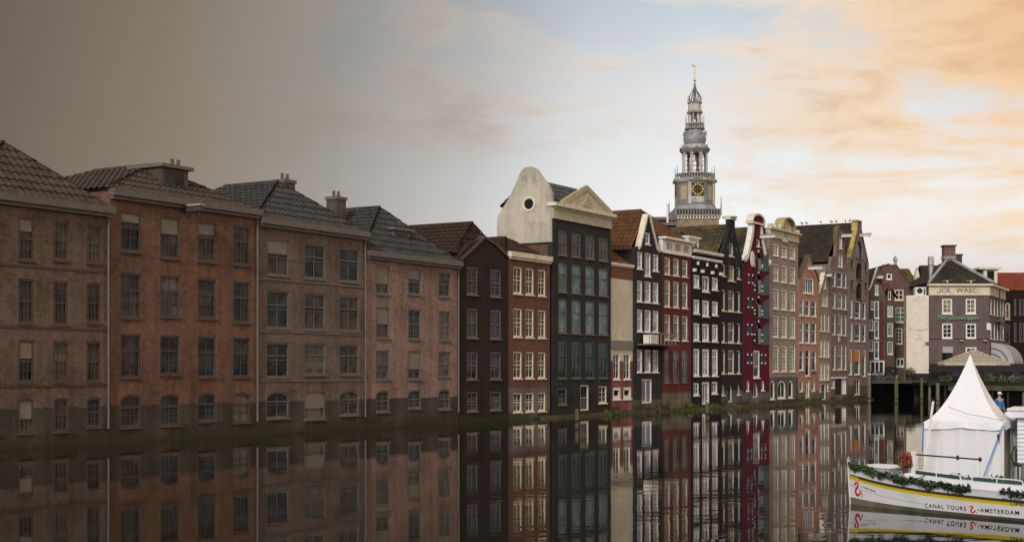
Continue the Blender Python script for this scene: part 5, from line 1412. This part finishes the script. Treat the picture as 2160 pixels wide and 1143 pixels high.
for i, (px_, s_) in enumerate(((1450, .42), (1413, .36), (1533, .3), (1368, .38), (1497, .3), (1275, .3))):
    p = ROW.loc(ROW.u(px_), .30)
    o = empty('weed_clump', (p[0], p[1], .1), 0, wl[i], 'weeds', 'weeds along the waterline')
    leaves(MB(), blob((0, 0, s_*.35), (1.9*s_, .15, .55*s_), 150, 200+i), .16, seed=90+i).build('foliage', LEAFY if i != 3 else LEAF, o, fix=False)

# ------------------------------------------------------------------ birds on the ridge
def bird(loc, rz, lab):
    m = MB()
    m.tube([(-.30, 0, .20), (-.16, 0, .22), (-.05, 0, .24), (.06, 0, .28), (.12, 0, .34), (.16, 0, .37), (.20, 0, .37), (.27, 0, .355)], [.012, .04, .085, .085, .055, .05, .035, .006], 8)
    for s_ in (-.03, .03): m.tube([(0, s_, .18), (.01, s_, 0)], .008, 4)
    o = m.build('bird', paint('bird plumage', (.05, .05, .055), .7), smooth=True); o.location = loc; o.rotation_euler = (0, 0, rz)
    o.scale = (.85, .85, .85)
    return tag(o, lab, 'bird', 'birds perched on the ridges')
hR = RIDGE_ROOT
for i, y in enumerate((.9, 1.35, 2.3, 2.8, 3.9, 5.4, 5.9)):
    p = Matrix.Rotation(ROWA, 4, 'Z') @ Vector((RIDGE_W/2, y, 0)) + hR.root.location
    bird((p.x, p.y, RIDGE_V+.14), random.uniform(0, 6), 'small dark bird perched on the mossy roof ridge of the end warehouse')

# ------------------------------------------------------------------ pontoon, tent, kiosk
pon = tag(MB().box(-.3, 6.5, -1.2, 2.8, -.35, .18).build('pontoon', paint('pontoon deck', (.05, .048, .045), .8, .3, 3)), 'low dark pontoon under the white tent', 'pontoon')
tA = math.radians(-27)
tb = at(2116, 892, 32.6)
pon.location = (tb.x-2.0, tb.y+.2, 0); pon.rotation_euler = (0, 0, tA)
tent = empty('pagoda_tent', (tb.x, tb.y, .18), tA, 'white pagoda tent with a tall concave peak on the pontoon', 'tent')
S_ = 1.78; ez = tb.z-.18; tz = at(0, 745.8, 33.3).z-.18
def canvas(name, col):
    m, q, b = new_mat(name)
    co = q.n('ShaderNodeTexCoord').outputs['Object']
    f = q.noise(co, 2.2, 4)
    q.put(b.inputs['Base Color'], q.mix(f, tuple(x*.93 for x in col), col)); b.inputs['Roughness'].default_value = .55
    mp = q.n('ShaderNodeMapping'); q.put(mp.inputs[0], co); mp.inputs['Scale'].default_value = (5, 5, .5)
    bp = q.n('ShaderNodeBump'); bp.inputs['Strength'].default_value = .5; bp.inputs['Distance'].default_value = .05
    q.put(bp.inputs['Height'], q.noise(mp.outputs[0], 1.2, 2)); q.put(b.inputs['Normal'], bp.outputs[0])
    return m
TC_ = canvas('white tent canvas', (.82, .83, .86)); TW_ = canvas('white tent wall', (.76, .765, .79))
# corners: near-right corner at origin; x along the front to the left, y back
crn = [Vector((-S_, 0, ez)), Vector((0, 0, ez)), Vector((0, S_, ez)), Vector((-S_, S_, ez))]
apx = Vector((-S_/2+.02, S_/2, tz))
def conc(t): return 1-(1-t)**2.05*.0 if False else t
rf = MB(); NR = 16; NC = 10
for k in range(4):
    a, b = crn[k], crn[(k+1) % 4]
    vs = []
    for i in range(NR+1):
        t = i/NR
        for j in range(NC+1):
            s_ = j/NC; e = a.lerp(b, s_)
            plan = (1-t)
            z = ez + (tz-ez)*(t**1.9*.72+t*.28)
            sag = -.035*math.sin(math.pi*s_)*math.sin(math.pi*min(1, t*1.4))*plan
            v = Vector((apx.x+(e.x-apx.x)*plan, apx.y+(e.y-apx.y)*plan, z+sag)); vs.append(v)
    rf.add(vs, [(i*(NC+1)+j, i*(NC+1)+j+1, (i+1)*(NC+1)+j+1, (i+1)*(NC+1)+j) for i in range(NR) for j in range(NC)])
rfo = rf.build('roof_canvas', TC_, tent, smooth=False)
for p_ in rfo.data.polygons: p_.use_smooth = True
vl = MB()
for k in range(4):
    a, b = crn[k], crn[(k+1) % 4]; n_ = (b-a).cross(Vector((0, 0, 1))).normalized()
    vs = []
    for j in range(25):
        s_ = j/24; e = a.lerp(b, s_); dz = .15+.02*math.sin(math.pi*s_*3)+.006*math.sin(23*s_)
        vs += [e+n_*.012, e+n_*(.028+.012*math.sin(14*s_+k))-Vector((0, 0, dz))]
    vl.add(vs, [(2*j, 2*j+1, 2*j+3, 2*j+2) for j in range(24)])
vl.build('valance', TC_, tent)
def wallpanel(a, b, z0, z1, name, mat, n=60, amp=.012, seed=0):
    m = MB(); vs = []; n_ = (b-a).cross(Vector((0, 0, 1))).normalized()
    for j in range(n+1):
        s_ = j/n; e = a.lerp(b, s_); w_ = amp*(math.sin(s_*31+seed)+.6*math.sin(s_*57+1.3*seed))
        for z in (z0, (z0+z1)/2, z1):
            vs.append(Vector((e.x, e.y, z)) - n_*.03 + n_*w_*(.6 if z == z1 else 1))
    m.add(vs, [(3*j+r, 3*j+3+r, 3*j+4+r, 3*j+1+r) for j in range(n) for r in range(2)])
    o = m.build(name, mat, tent)
    for p_ in o.data.polygons: p_.use_smooth = True
    return o
z0 = Vector((0, 0, 0))
A_, B_, C_, D_ = [Vector((c.x, c.y, 0)) for c in crn]
wallpanel(A_, B_, 0, ez-.02, 'front_wall', TW_); wallpanel(D_, A_, 0, ez-.02, 'side_wall', TW_, seed=2); wallpanel(C_, D_, 0, ez-.02, 'back_wall', TW_, seed=3)
wallpanel(B_, B_.lerp(C_, .18), 0, ez-.02, 'door_flap', TW_, n=20, amp=.02, seed=4); wallpanel(B_.lerp(C_, .72), C_, 0, ez-.02, 'door_flap', TW_, n=20, amp=.02, seed=5)
WN = glass('clear plastic window', (.10, .075, .06), (.22, .17, .14), .15)
wd = wallpanel(B_.lerp(C_, .18), B_.lerp(C_, .72), 0, ez-.02, 'plastic_door', WN, n=24, amp=.02, seed=6)
for c in (A_, B_, C_, D_):
    MB().tube([(c.x*.985-.01, c.y*.985+.01, 0), (c.x*.985-.01, c.y*.985+.01, ez)], .025, 8).build('pole', WHITE, tent)
STR = paint('blue ratchet strap', (.02, .20, .52), .5, .12, 8)
s1 = MB().bar((0.0, -.05, ez-.05), (-.50, -.34, -.02), .03, .012, up=(0, 1, 0)).build('guy_strap', STR, tent)
MB().box(-.115, -.065, -.115, -.085, ez-.40, ez-.25).build('ratchet', IRON, s1)
s2_ = MB().bar((-S_, -.03, ez-.02), (-S_-.02, -.06, ez-.70), .03, .012, up=(0, 1, 0)).build('guy_strap', STR, tent)
MB().tube([(-S_+.02, -.02, ez+.02), (-S_+.38, .2, ez+.55)], .003, 3).build('cord', IRON, tent)
MB().tube([(-S_+.55, .02, ez+.36), (-S_+1.0, -.02, ez+.20), (.0, -.02, ez+.06)], .005, 4).build('seam_cord', IRON, tent)
# leaning white pole beside the tent
pa, pb_ = at(1947.5, 978, 32.3), at(1968.5, 846, 32.3)
pl = empty('leaning_pole', (pa.x, pa.y, 0.18), 0, 'thin white pole leaning beside the tent corner', 'pole')
MB().tube([(0, 0, pa.z-.18-.3), (pb_.x-pa.x, 0, pb_.z-.18)], .028, 8).build('shaft', WHITE, pl); MB().lathe([(.03, pb_.z-.18), (.03, pb_.z-.14)], 8, (pb_.x-pa.x, 0)).build('tip', IRON, pl)
# clapboard kiosk at the right edge
kp = at(2146, 975, 33.4)
ki = empty('ticket_kiosk', (kp.x, 33.4, .18), math.radians(-23), 'white clapboard kiosk with a flat overhanging roof on the pontoon', 'kiosk')
kz0, kz1 = at(0, 975, 33.4).z-.18, at(0, 880, 33.4).z-.18
MB().box(.02, 2.4, .03, 1.9, 0, kz1).build('wall', paint('kiosk backing', (.5, .52, .55)), ki)
KW = paint('kiosk white paint', (.70, .72, .78), .5, .05, 3)
nb = 11
for i in range(nb):
    a = kz0+(kz1-kz0)*i/nb; b = kz0+(kz1-kz0)*(i+1)/nb-.006
    for s_ in (0, 1):
        m = MB()
        if s_ == 0: m.add([(0, -.012, a), (2.4, -.012, a), (2.4, .018, b), (0, .018, b), (0, .028, a), (2.4, .028, a), (2.4, .028, b), (0, .028, b)], [(0, 1, 2, 3), (0, 4, 5, 1), (3, 2, 6, 7), (0, 3, 7, 4), (1, 5, 6, 2)])
        else: m.add([(-.012, 0.03, a), (-.012, 1.9, a), (.012, 1.9, b), (.012, 0.03, b)], [(3, 2, 1, 0)])
        m.build('clapboard', KW, ki)
MB().box(-.16, 2.6, -.18, 2.1, kz1+.002, kz1+.17).build('roof', KW, ki)
MB().box(-.22, 2.66, -.24, 2.16, kz1+.172, kz1+.21).build('roof_edge', WHITE, ki)
MB().box(-.004, 2.4, -.03, .02, 0, kz0-.03).build('dark_plinth', BLACK, ki)
MB().tube([(.12, -.08, .0), (.12, -.08, kz0-.05)], .035, 8).build('steel_post', STEEL, ki)
MB().tube([(-.05, -.02, kz0+.4), (-.14, -.04, kz0+.15), (-.05, -.04, kz0-.1)], .018, 6).build('hose', IRON, ki)
# white turned post behind the tent
p = at(2131, 866, 36.5)
po = empty('turned_post', (p.x, p.y, 0), 0, 'white turned post with a ball top between tent and kiosk', 'post')
MB().lathe([(.10, -.5), (.10, p.z-.45), (.13, p.z-.42), (.09, p.z-.36), (.11, p.z-.28)], 12).build('shaft', WHITE, po)
MB().lathe([(.08, p.z-.28), (.155, p.z-.2), (.17, p.z-.12), (.13, p.z-.04), (.03, p.z)], 12).build('ball_top', WHITE, po, smooth=True)

# ------------------------------------------------------------------ person on a jetty behind the tent
pj = at(2108, 830, 75)
jt = tag(MB().box(pj.x-2.5, pj.x+5, 74, 76.5, -.3, .06).build('jetty', WOODD), 'low dark floating jetty behind the tent', 'jetty')
pe = empty('person', (pj.x, 75, .06), math.radians(20), 'person in a blue jacket and white cap standing on the jetty', 'person')
def skin(name, verts, edges, mat, parent, sub=2, root=0):
    me = bpy.data.meshes.new(name); me.from_pydata([v[:3] for v in verts], edges, [])
    o = bpy.data.objects.new(name, me); C.objects.link(o); o.parent = parent
    o.modifiers.new('s', 'SKIN'); m2 = o.modifiers.new('u', 'SUBSURF'); m2.levels = sub; m2.render_levels = sub
    for i, v in enumerate(verts):
        r = v[3]; me.skin_vertices[0].data[i].radius = (r, r if len(v) < 5 else v[4]); me.skin_vertices[0].data[i].use_root = (i == root)
    me.materials.append(mat); return o
sk = paint('skin', (.45, .27, .19), .5)
bv = [(0, 0, .90, .13, .11), (0, 0, 1.12, .13, .10), (0, 0, 1.34, .16, .10), (0, 0, 1.46, .055), (0, -.01, 1.55, .075, .09), (0, -.01, 1.66, .075, .085),
      (-.19, 0, 1.36, .06), (-.25, .02, 1.10, .048), (-.22, -.10, .88, .038), (-.21, -.14, .80, .03),
      (.19, 0, 1.36, .06), (.25, .02, 1.10, .048), (.22, -.10, .88, .038), (.21, -.14, .80, .03),
      (-.09, 0, .82, .09), (-.10, -.01, .48, .065), (-.10, .02, .09, .045), (-.10, -.12, .04, .04),
      (.09, 0, .82, .09), (.10, -.01, .48, .065), (.10, .02, .09, .045), (.10, -.12, .04, .04)]
be = [(0, 1), (1, 2), (2, 3), (3, 4), (4, 5), (2, 6), (6, 7), (7, 8), (8, 9), (2, 10), (10, 11), (11, 12), (12, 13), (0, 14), (14, 15), (15, 16), (16, 17), (0, 18), (18, 19), (19, 20), (20, 21)]
bod = skin('body', bv, be, sk, pe)
jk = skin('jacket', [(0, 0, .84, .16, .14), (0, 0, 1.12, .155, .125), (0, 0, 1.36, .18, .12), (-.20, 0, 1.37, .075), (-.255, .02, 1.10, .062), (-.225, -.09, .90, .05), (.20, 0, 1.37, .075), (.255, .02, 1.10, .062), (.225, -.09, .90, .05)],
     [(0, 1), (1, 2), (2, 3), (3, 4), (4, 5), (2, 6), (6, 7), (7, 8)], paint('blue jacket', (.02, .16, .42), .7), pe)
tr_ = skin('trousers', [(0, 0, .88, .14, .12), (-.09, 0, .80, .105), (-.10, -.01, .48, .085), (-.10, .02, .08, .065), (.09, 0, .80, .105), (.10, -.01, .48, .085), (.10, .02, .08, .065)],
     [(0, 1), (1, 2), (2, 3), (0, 4), (4, 5), (5, 6)], paint('dark trousers', (.02, .022, .03), .8), pe)
MB().lathe([(.105, 1.655), (.11, 1.69), (.09, 1.745), (.03, 1.77)], 14, (0, -.01)).box(-.07, .07, -.2, -.09, 1.655, 1.67).build('cap', WHITE, pe)
MB().lathe([(.098, 1.60), (.10, 1.66)], 12, (0, .01)).build('hair', BROWNF, pe)
for sx_ in (-1, 1):
    hnd = MB()
    for k, (dx_, ln_) in enumerate(((-.022, .065), (-.008, .075), (.008, .07), (.022, .058))):
        bx_ = sx_*.21+dx_; hnd.tube([(bx_, -.15, .79), (bx_, -.175, .79-ln_*.5), (bx_, -.17, .79-ln_)], [.009, .009, .007], 5)
    hnd.tube([(sx_*.21-sx_*.03, -.15, .81), (sx_*.21-sx_*.045, -.18, .775)], .010, 5); hnd.build('hand', sk, pe)

# ------------------------------------------------------------------ tour boat
bw_p = at(1794.5, 1062, 31.2)
boat = empty('tour_boat', (bw_p.x, bw_p.y, 0), math.atan2(-.697, .714), 'white wooden canal tour boat with a yellow stripe and leafy garlands', 'boat')
bpy.context.view_layer.update()
BM = boat.matrix_world.copy(); BI = BM.inverted()
LB = 10.5
def bwl(x): return .015+1.15*(1-math.exp(-x/2.6))
def side(x, z, sg=-1, out=0.0):
    rake = -.05*max(0, z)*math.exp(-x*2)
    b = bwl(x)*(1+.16*(z/.6))*(1 if z >= 0 else max(.3, 1+z*1.2)) + .02*max(0, z)
    return Vector((x+rake, sg*(b+out), z))
def sheer(x): return .53+.37*math.exp(-x/1.6)
def strk(x): return .385+.28*math.exp(-x/1.7)
def boot(x): return .055+.10*math.exp(-x/1.5)
def yb(x): return strk(x)-.03-.078
XS = [LB*(i/90)**1.5 for i in range(91)]
def strip(zlo, zhi, name, mat, out=0.0, parent=boat, rows=4, x0=0, x1=LB):
    m = MB()
    for sg in (-1, 1):
        vs = []; xs = [x for x in XS if x0 <= x <= x1]
        for x in xs:
            for r in range(rows+1):
                vs.append(side(x, zlo(x)+(zhi(x)-zlo(x))*r/rows, sg, out))
        R = rows+1
        m.add(vs, [((i*R+r, (i+1)*R+r, (i+1)*R+r+1, i*R+r+1) if sg < 0 else (i*R+r, i*R+r+1, (i+1)*R+r+1, (i+1)*R+r)) for i in range(len(xs)-1) for r in range(rows)])
    o = m.build(name, mat, parent, fix=False)
    for p_ in o.data.polygons: p_.use_smooth = True
    return o
BW = paint('boat white enamel', (.74, .745, .77), .3, .05, 1.2, dirt=(.62, .62, .62))
YEL = paint('boat yellow', (.72, .52, .01), .35, .08, 2)
BOT = paint('boat olive bottom', (.15, .13, .085), .6, .3, 2)
strip(lambda x: -.4, boot, 'hull_bottom', BOT)
hull = strip(boot, yb, 'hull', BW)
strip(yb, lambda x: strk(x)-.03, 'yellow_stripe', YEL, out=.001)
strip(lambda x: strk(x), sheer, 'bulwark', BW)
rr_ = MB()
for sg in (-1, 1): rr_.tube([side(x, strk(x)-.012, sg, .012) for x in XS if x > .28], .024, 6)
rr_.build('rub_rail', paint('dark rail', (.03, .022, .025), .5), boat)
sm = MB()
for sg in (-1,): sm.tube([side(x, .135+.30*math.exp(-x/1.1), sg, .0) for x in XS if x < 2.2], .0035, 4)
sm.build('plank_seam', GREYF, boat)
MB().tube([(-.06, 0, .98), (-.045, 0, .6), (0, 0, .0), (.02, 0, -.4)], [.03, .028, .026, .02], 8).build('stem_post', BW, boat)
MB().lathe([(.025, .98), (.035, 1.0), (.01, 1.03)], 8, (-.06, 0)).build('stem_cap', STEEL, boat)
dkm = MB(); vs = []
for x in XS: vs += [side(x, sheer(x)-.07, -1, -.02), side(x, sheer(x)-.07, 1, -.02)]
dkm.add(vs, [(2*i, 2*i+2, 2*i+3, 2*i+1) for i in range(len(XS)-1)]); dkm.build('deck', paint('boat deck', (.55, .54, .53), .6, .1, 4), boat)
gw = MB()
for sg in (-1, 1): gw.tube([side(x, sheer(x), sg, -.005) for x in XS], .016, 6)
gw.build('gunwale', BW, boat)
# coaming
def cw(x): return max(.12, bwl(x)*1.05-.42)
m = MB(); cx0, cx1 = 1.35, LB-.4; xs = [cx0+(cx1-cx0)*i/40 for i in range(41)]
for sg in (-1, 1):
    vs = []
    for x in xs: vs += [(x, sg*cw(x), sheer(x)-.08), (x, sg*(cw(x)-.02), .62+.12*math.exp(-(x-1.3)/2.2))]
    m.add(vs, [(2*i, 2*i+2, 2*i+3, 2*i+1) for i in range(40)])
m.add([(cx0, -cw(cx0), .62), (cx0, cw(cx0), .62), (cx0, cw(cx0)-.02, .74), (cx0, -cw(cx0)+.02, .74)], [(0, 1, 2, 3)])
m.build('coaming', BW, boat)
m = MB(); vs = []
for x in xs: vs += [(x, -cw(x)+.03, .60+.1*math.exp(-(x-1.3)/2.2)), (x, cw(x)-.03, .60+.1*math.exp(-(x-1.3)/2.2))]
m.add(vs, [(2*i, 2*i+2, 2*i+3, 2*i+1) for i in range(40)]); m.build('well_cover', BW, boat)
# fore hatch
ht = MB().box(.42, 1.05, -.20, .20, sheer(.7)-.08, sheer(.7)+.06).build('fore_hatch', paint('grey hatch', (.35, .36, .40), .6), boat)
lid = [(.38, sheer(.7)+.062), (1.10, sheer(.7)+.062), (1.10, sheer(.7)+.085), (.98, sheer(.7)+.125), (.50, sheer(.7)+.125), (.38, sheer(.7)+.085)]
MB().prism(lid, -.23, .23).build('hatch_lid', BW, ht)
# rails
blk = IRON
hr = MB(); P1, P2 = (1.33, .42, 1.115), (2.80, .50, 1.065)
hr.tube([P1, P2], .017, 8)
hr = hr.build('handrail', blk, boat)
for t in (.02, .64, .97):
    x = P1[0]+(P2[0]-P1[0])*t; y = P1[1]+(P2[1]-P1[1])*t; z = P1[2]+(P2[2]-P1[2])*t
    MB().tube([(x, y, .45), (x, y, z+.03)], .014, 6).build('rail_post', WHITE, hr)
    if t > .1: MB().lathe([(.028, z-.04), (.032, z), (.028, z+.05)], 8, (x, y)).build('rail_clamp', blk, hr)
MB().tube([(1.4, .43, .72), (2.0, .45, .66), (2.75, .5, .68)], .008, 5).build('rail_cord', blk, hr)
for (xa, xb) in ((1.55, 2.75), (3.0, 4.15)):
    ya = lambda x: -cw(x)+.05
    zt_ = lambda x: .64+.12*math.exp(-(x-1.3)/2.2)
    lp = MB(); pts_ = [(xa, ya(xa), zt_(xa)-.02), (xa+.02, ya(xa), zt_(xa)+.07)] + [(xa+(xb-xa)*i/8, ya(xa+(xb-xa)*i/8), zt_(xa+(xb-xa)*i/8)+.085) for i in range(1, 8)] + [(xb-.02, ya(xb), zt_(xb)+.07), (xb, ya(xb), zt_(xb)-.02)]
    lp.tube(pts_, .012, 6); lo = lp.build('grab_rail', WHITE, boat)
    MB().add([(xa+.04, ya(xa)+.02, zt_(xa)-.01), (xb-.04, ya(xb)+.02, zt_(xb)-.01), (xb-.04, ya(xb)+.02, zt_(xb)+.06), (xa+.04, ya(xa)+.02, zt_(xa)+.06)], [(0, 1, 2, 3)]).build('green_dodger', GREENF, lo)
    MB().tube([((xa+xb)/2, ya((xa+xb)/2), zt_((xa+xb)/2)-.02), ((xa+xb)/2, ya((xa+xb)/2), zt_((xa+xb)/2)+.085)], .010, 5).build('rail_stay', WHITE, lo)
rp = MB(); rp.tube([(1.15, -.2, .78), (1.35, -.28, .66), (1.55, -.33, .63), (1.8, -.3, .67), (2.0, -.2, .80)], .012, 5); rp.build('mooring_rope', paint('dark rope', (.05, .05, .045), .9), boat)
MB().tube([(4.2, -cw(4.2)+.05, .66), (4.25, -cw(4.2)-.15, .46)], .018, 6).build('strut', IRON, boat)
for x in (3.72, 3.80): MB().tube([(x, .1, .5), (x, .1, .98)], .026, 8).build('steel_tube', STEEL, boat)
MB().tube([(.6, -.22, .70), (.68, -.25, .705)], .015, 5).tube([side(.62, sheer(.62)-.09, -1, .02), side(.75, sheer(.75)-.09, -1, .02)], .010, 5).build('cleat', IRON, boat)
# writing on the hull
def hull_text(s, x0, x1, zline, height, mat, name, spacing=1.0, out=.006, sg=-1):
    vs, fs = text_mesh(s, 1.0, spacing=spacing, offset=.014)
    xs_ = [v[0] for v in vs]; a, b = min(xs_), max(xs_)
    m = MB(); m.add([side(x0+(v[0]-a)/(b-a)*(x1-x0), zline(x0+(v[0]-a)/(b-a)*(x1-x0))+v[1]/.69*height, sg, out) for v in vs], fs)
    return m.build(name, mat, hull, fix=False)
INK = paint('black lettering', (.02, .02, .024), .4)
def xat(px):      # station on the near side of the hull that lies at this bearing
    lo, hi = 0.0, 8.0
    for _ in range(40):
        mid = (lo+hi)/2; p = BM @ side(mid, .25)
        if CX+p.x/p.y*FPX < px: lo = mid
        else: hi = mid
    return (lo+hi)/2
def zat(px, py):
    x = xat(px); p = BM @ side(x, .25); return EYE+(HY-py)*p.y/FPX
tx0, tx1, tx2, tx3 = xat(1950), xat(2037), xat(2062), xat(2149)
zl = lambda x: zat(1950, 1069.5)+(zat(2149, 1085.5)-zat(1950, 1069.5))*(x-tx0)/(tx3-tx0)
hull_text('CANAL TOURS', tx0, tx1, zl, .086, INK, 'lettering', 1.25)
hull_text('\u2022AMSTERDAM', tx2, tx3, zl, .078, INK, 'lettering', 1.2)
hull_text('LIFEL', xat(2133), xat(2168), lambda x: yb(x)+.012, .058, INK, 'lettering', 1.05, out=.008)
hull_text('max. 42 pers.', xat(2116), xat(2154), lambda x: zat(2116, 1050.5)+(zat(2154, 1053.5)-zat(2116, 1050.5))*(x-xat(2116))/(xat(2154)-xat(2116)), .026, INK, 'lettering', 1.1)
REDP = paint('red emblem', (.62, .03, .03), .4)
def emblem(pc, wpx, hpx, py_top, name='dragon_emblem'):
    """red s-shaped sea-dragon: curled neck, body and tail fin"""
    pts_ = [(.30, .84, .10), (.10, .86, .13), (.30, .99, .10), (.55, .90, .17), (.50, .72, .19), (.28, .56, .19), (.16, .38, .20), (.30, .20, .20), (.55, .16, .17), (.74, .28, .14), (.72, .46, .11), (.86, .40, .07), (.98, .20, .12), (1.0, .04, .12)]
    m = MB()
    fine = []
    for i in range(len(pts_)-1):
        for k in range(6):
            t = k/6; fine.append(tuple(pts_[i][j]*(1-t)+pts_[i+1][j]*t for j in range(3)))
    fine.append(pts_[-1])
    vs = []
    for i, (a, b, w_) in enumerate(fine):
        d = Vector(fine[min(i+1, len(fine)-1)][:2])-Vector(fine[max(i-1, 0)][:2]); d.normalize()
        for s_ in (-1, 1):
            qx, qy = a-d.y*w_*.5*s_, b+d.x*w_*.5*s_
            px_ = pc-wpx/2+qx*wpx; py_ = py_top+(1-qy)*hpx
            vs.append(side(xat(px_), zat(px_, py_), -1, .007))
    m.add(vs, [(2*i, 2*i+1, 2*i+3, 2*i+2) for i in range(len(fine)-1)])
    return m.build(name, REDP, hull, fix=False)
emblem(1810.5, 17, 33, 1016); emblem(2051, 14, 17, 1066)
hull_text('P. HOEK KINEN', xat(1817), xat(1848), lambda x: zat(1817, 1026.5)+(zat(1848, 1038)-zat(1817, 1026.5))*(x-xat(1817))/(xat(1848)-xat(1817)), .034, INK, 'lettering', 1.0)
# garlands lie along the gunwale
def garland(xa, xb, n, lab, seed, w_=.09, drop=.05, up=.02, mat=LEAFD):
    rnd = random.Random(seed); pts_ = []
    for i in range(n):
        x = xa+(xb-xa)*rnd.random(); c = math.sin(x*9)*.5+.5
        s_ = side(x, sheer(x)-drop*(.3+c)*rnd.uniform(0, 2.0)+up*rnd.uniform(0, 3.0), -1, rnd.uniform(-.03, .06))
        pts_.append(BM @ s_)
    o = empty('leaf_garland', BM @ side((xa+xb)/2, sheer((xa+xb)/2)), 0, lab, 'garland', 'garlands on the tour boat')
    core = MB().tube([(BM @ side(xa+(xb-xa)*i/30, sheer(xa+(xb-xa)*i/30)+.0, -1, .015)) - o.location for i in range(31)], .028, 6).build('vine', LEAFD, o)
    leaves(MB(), [p_-o.location for p_ in pts_], w_, seed=seed).build('foliage', mat, o, fix=False)
garland(.06, .86, 620, 'leafy garland wrapped round the bow of the tour boat', 11, .075, .05, .03, LEAF)
garland(.95, 3.28, 1300, 'long leafy garland hanging along the side of the tour boat', 12, .075, .05, .02, LEAFD)
garland(3.95, 5.6, 620, 'short leafy garland aft on the tour boat', 13, .07, .04, .02, LEAFD)
o = empty('leaf_tray', BM @ Vector((3.0, .1, .62)), 0, 'row of green plants along the cabin top of the tour boat', 'plants')
pts_ = []
rnd = random.Random(5)
for i in range(520):
    x = rnd.uniform(-1.6, 1.6); pts_.append((BM.to_3x3() @ Vector((x, rnd.uniform(-.06, .06)+.2, .04+rnd.uniform(0, .11)*(.5+.5*math.sin(x*7))))))
leaves(MB(), pts_, .07, seed=6).build('foliage', LEAF, o, fix=False)
MB().bar(BM.to_3x3() @ Vector((-1.6, .2, .02)), BM.to_3x3() @ Vector((1.6, .2, .02)), .12, .06).build('trough', GREENF, o)
# geraniums on a white post
gp = BM @ Vector((1.26, .42, 0))
gpo = empty('flower_post', (gp.x, gp.y, .55), 0, 'white post on the boat carrying red geraniums', 'post')
MB().box(-.05, .05, -.05, .05, 0, .60).build('post', BW, gpo); MB().box(-.065, .065, -.065, .065, .602, .63).build('cap', BW, gpo)
ge = plant('geranium', (gp.x-.17, gp.y-.05, .70), (.16, .12, .21), 260, .06, 'red geraniums hanging beside the white post', LEAF, petals=260, pot=True, seed=21)
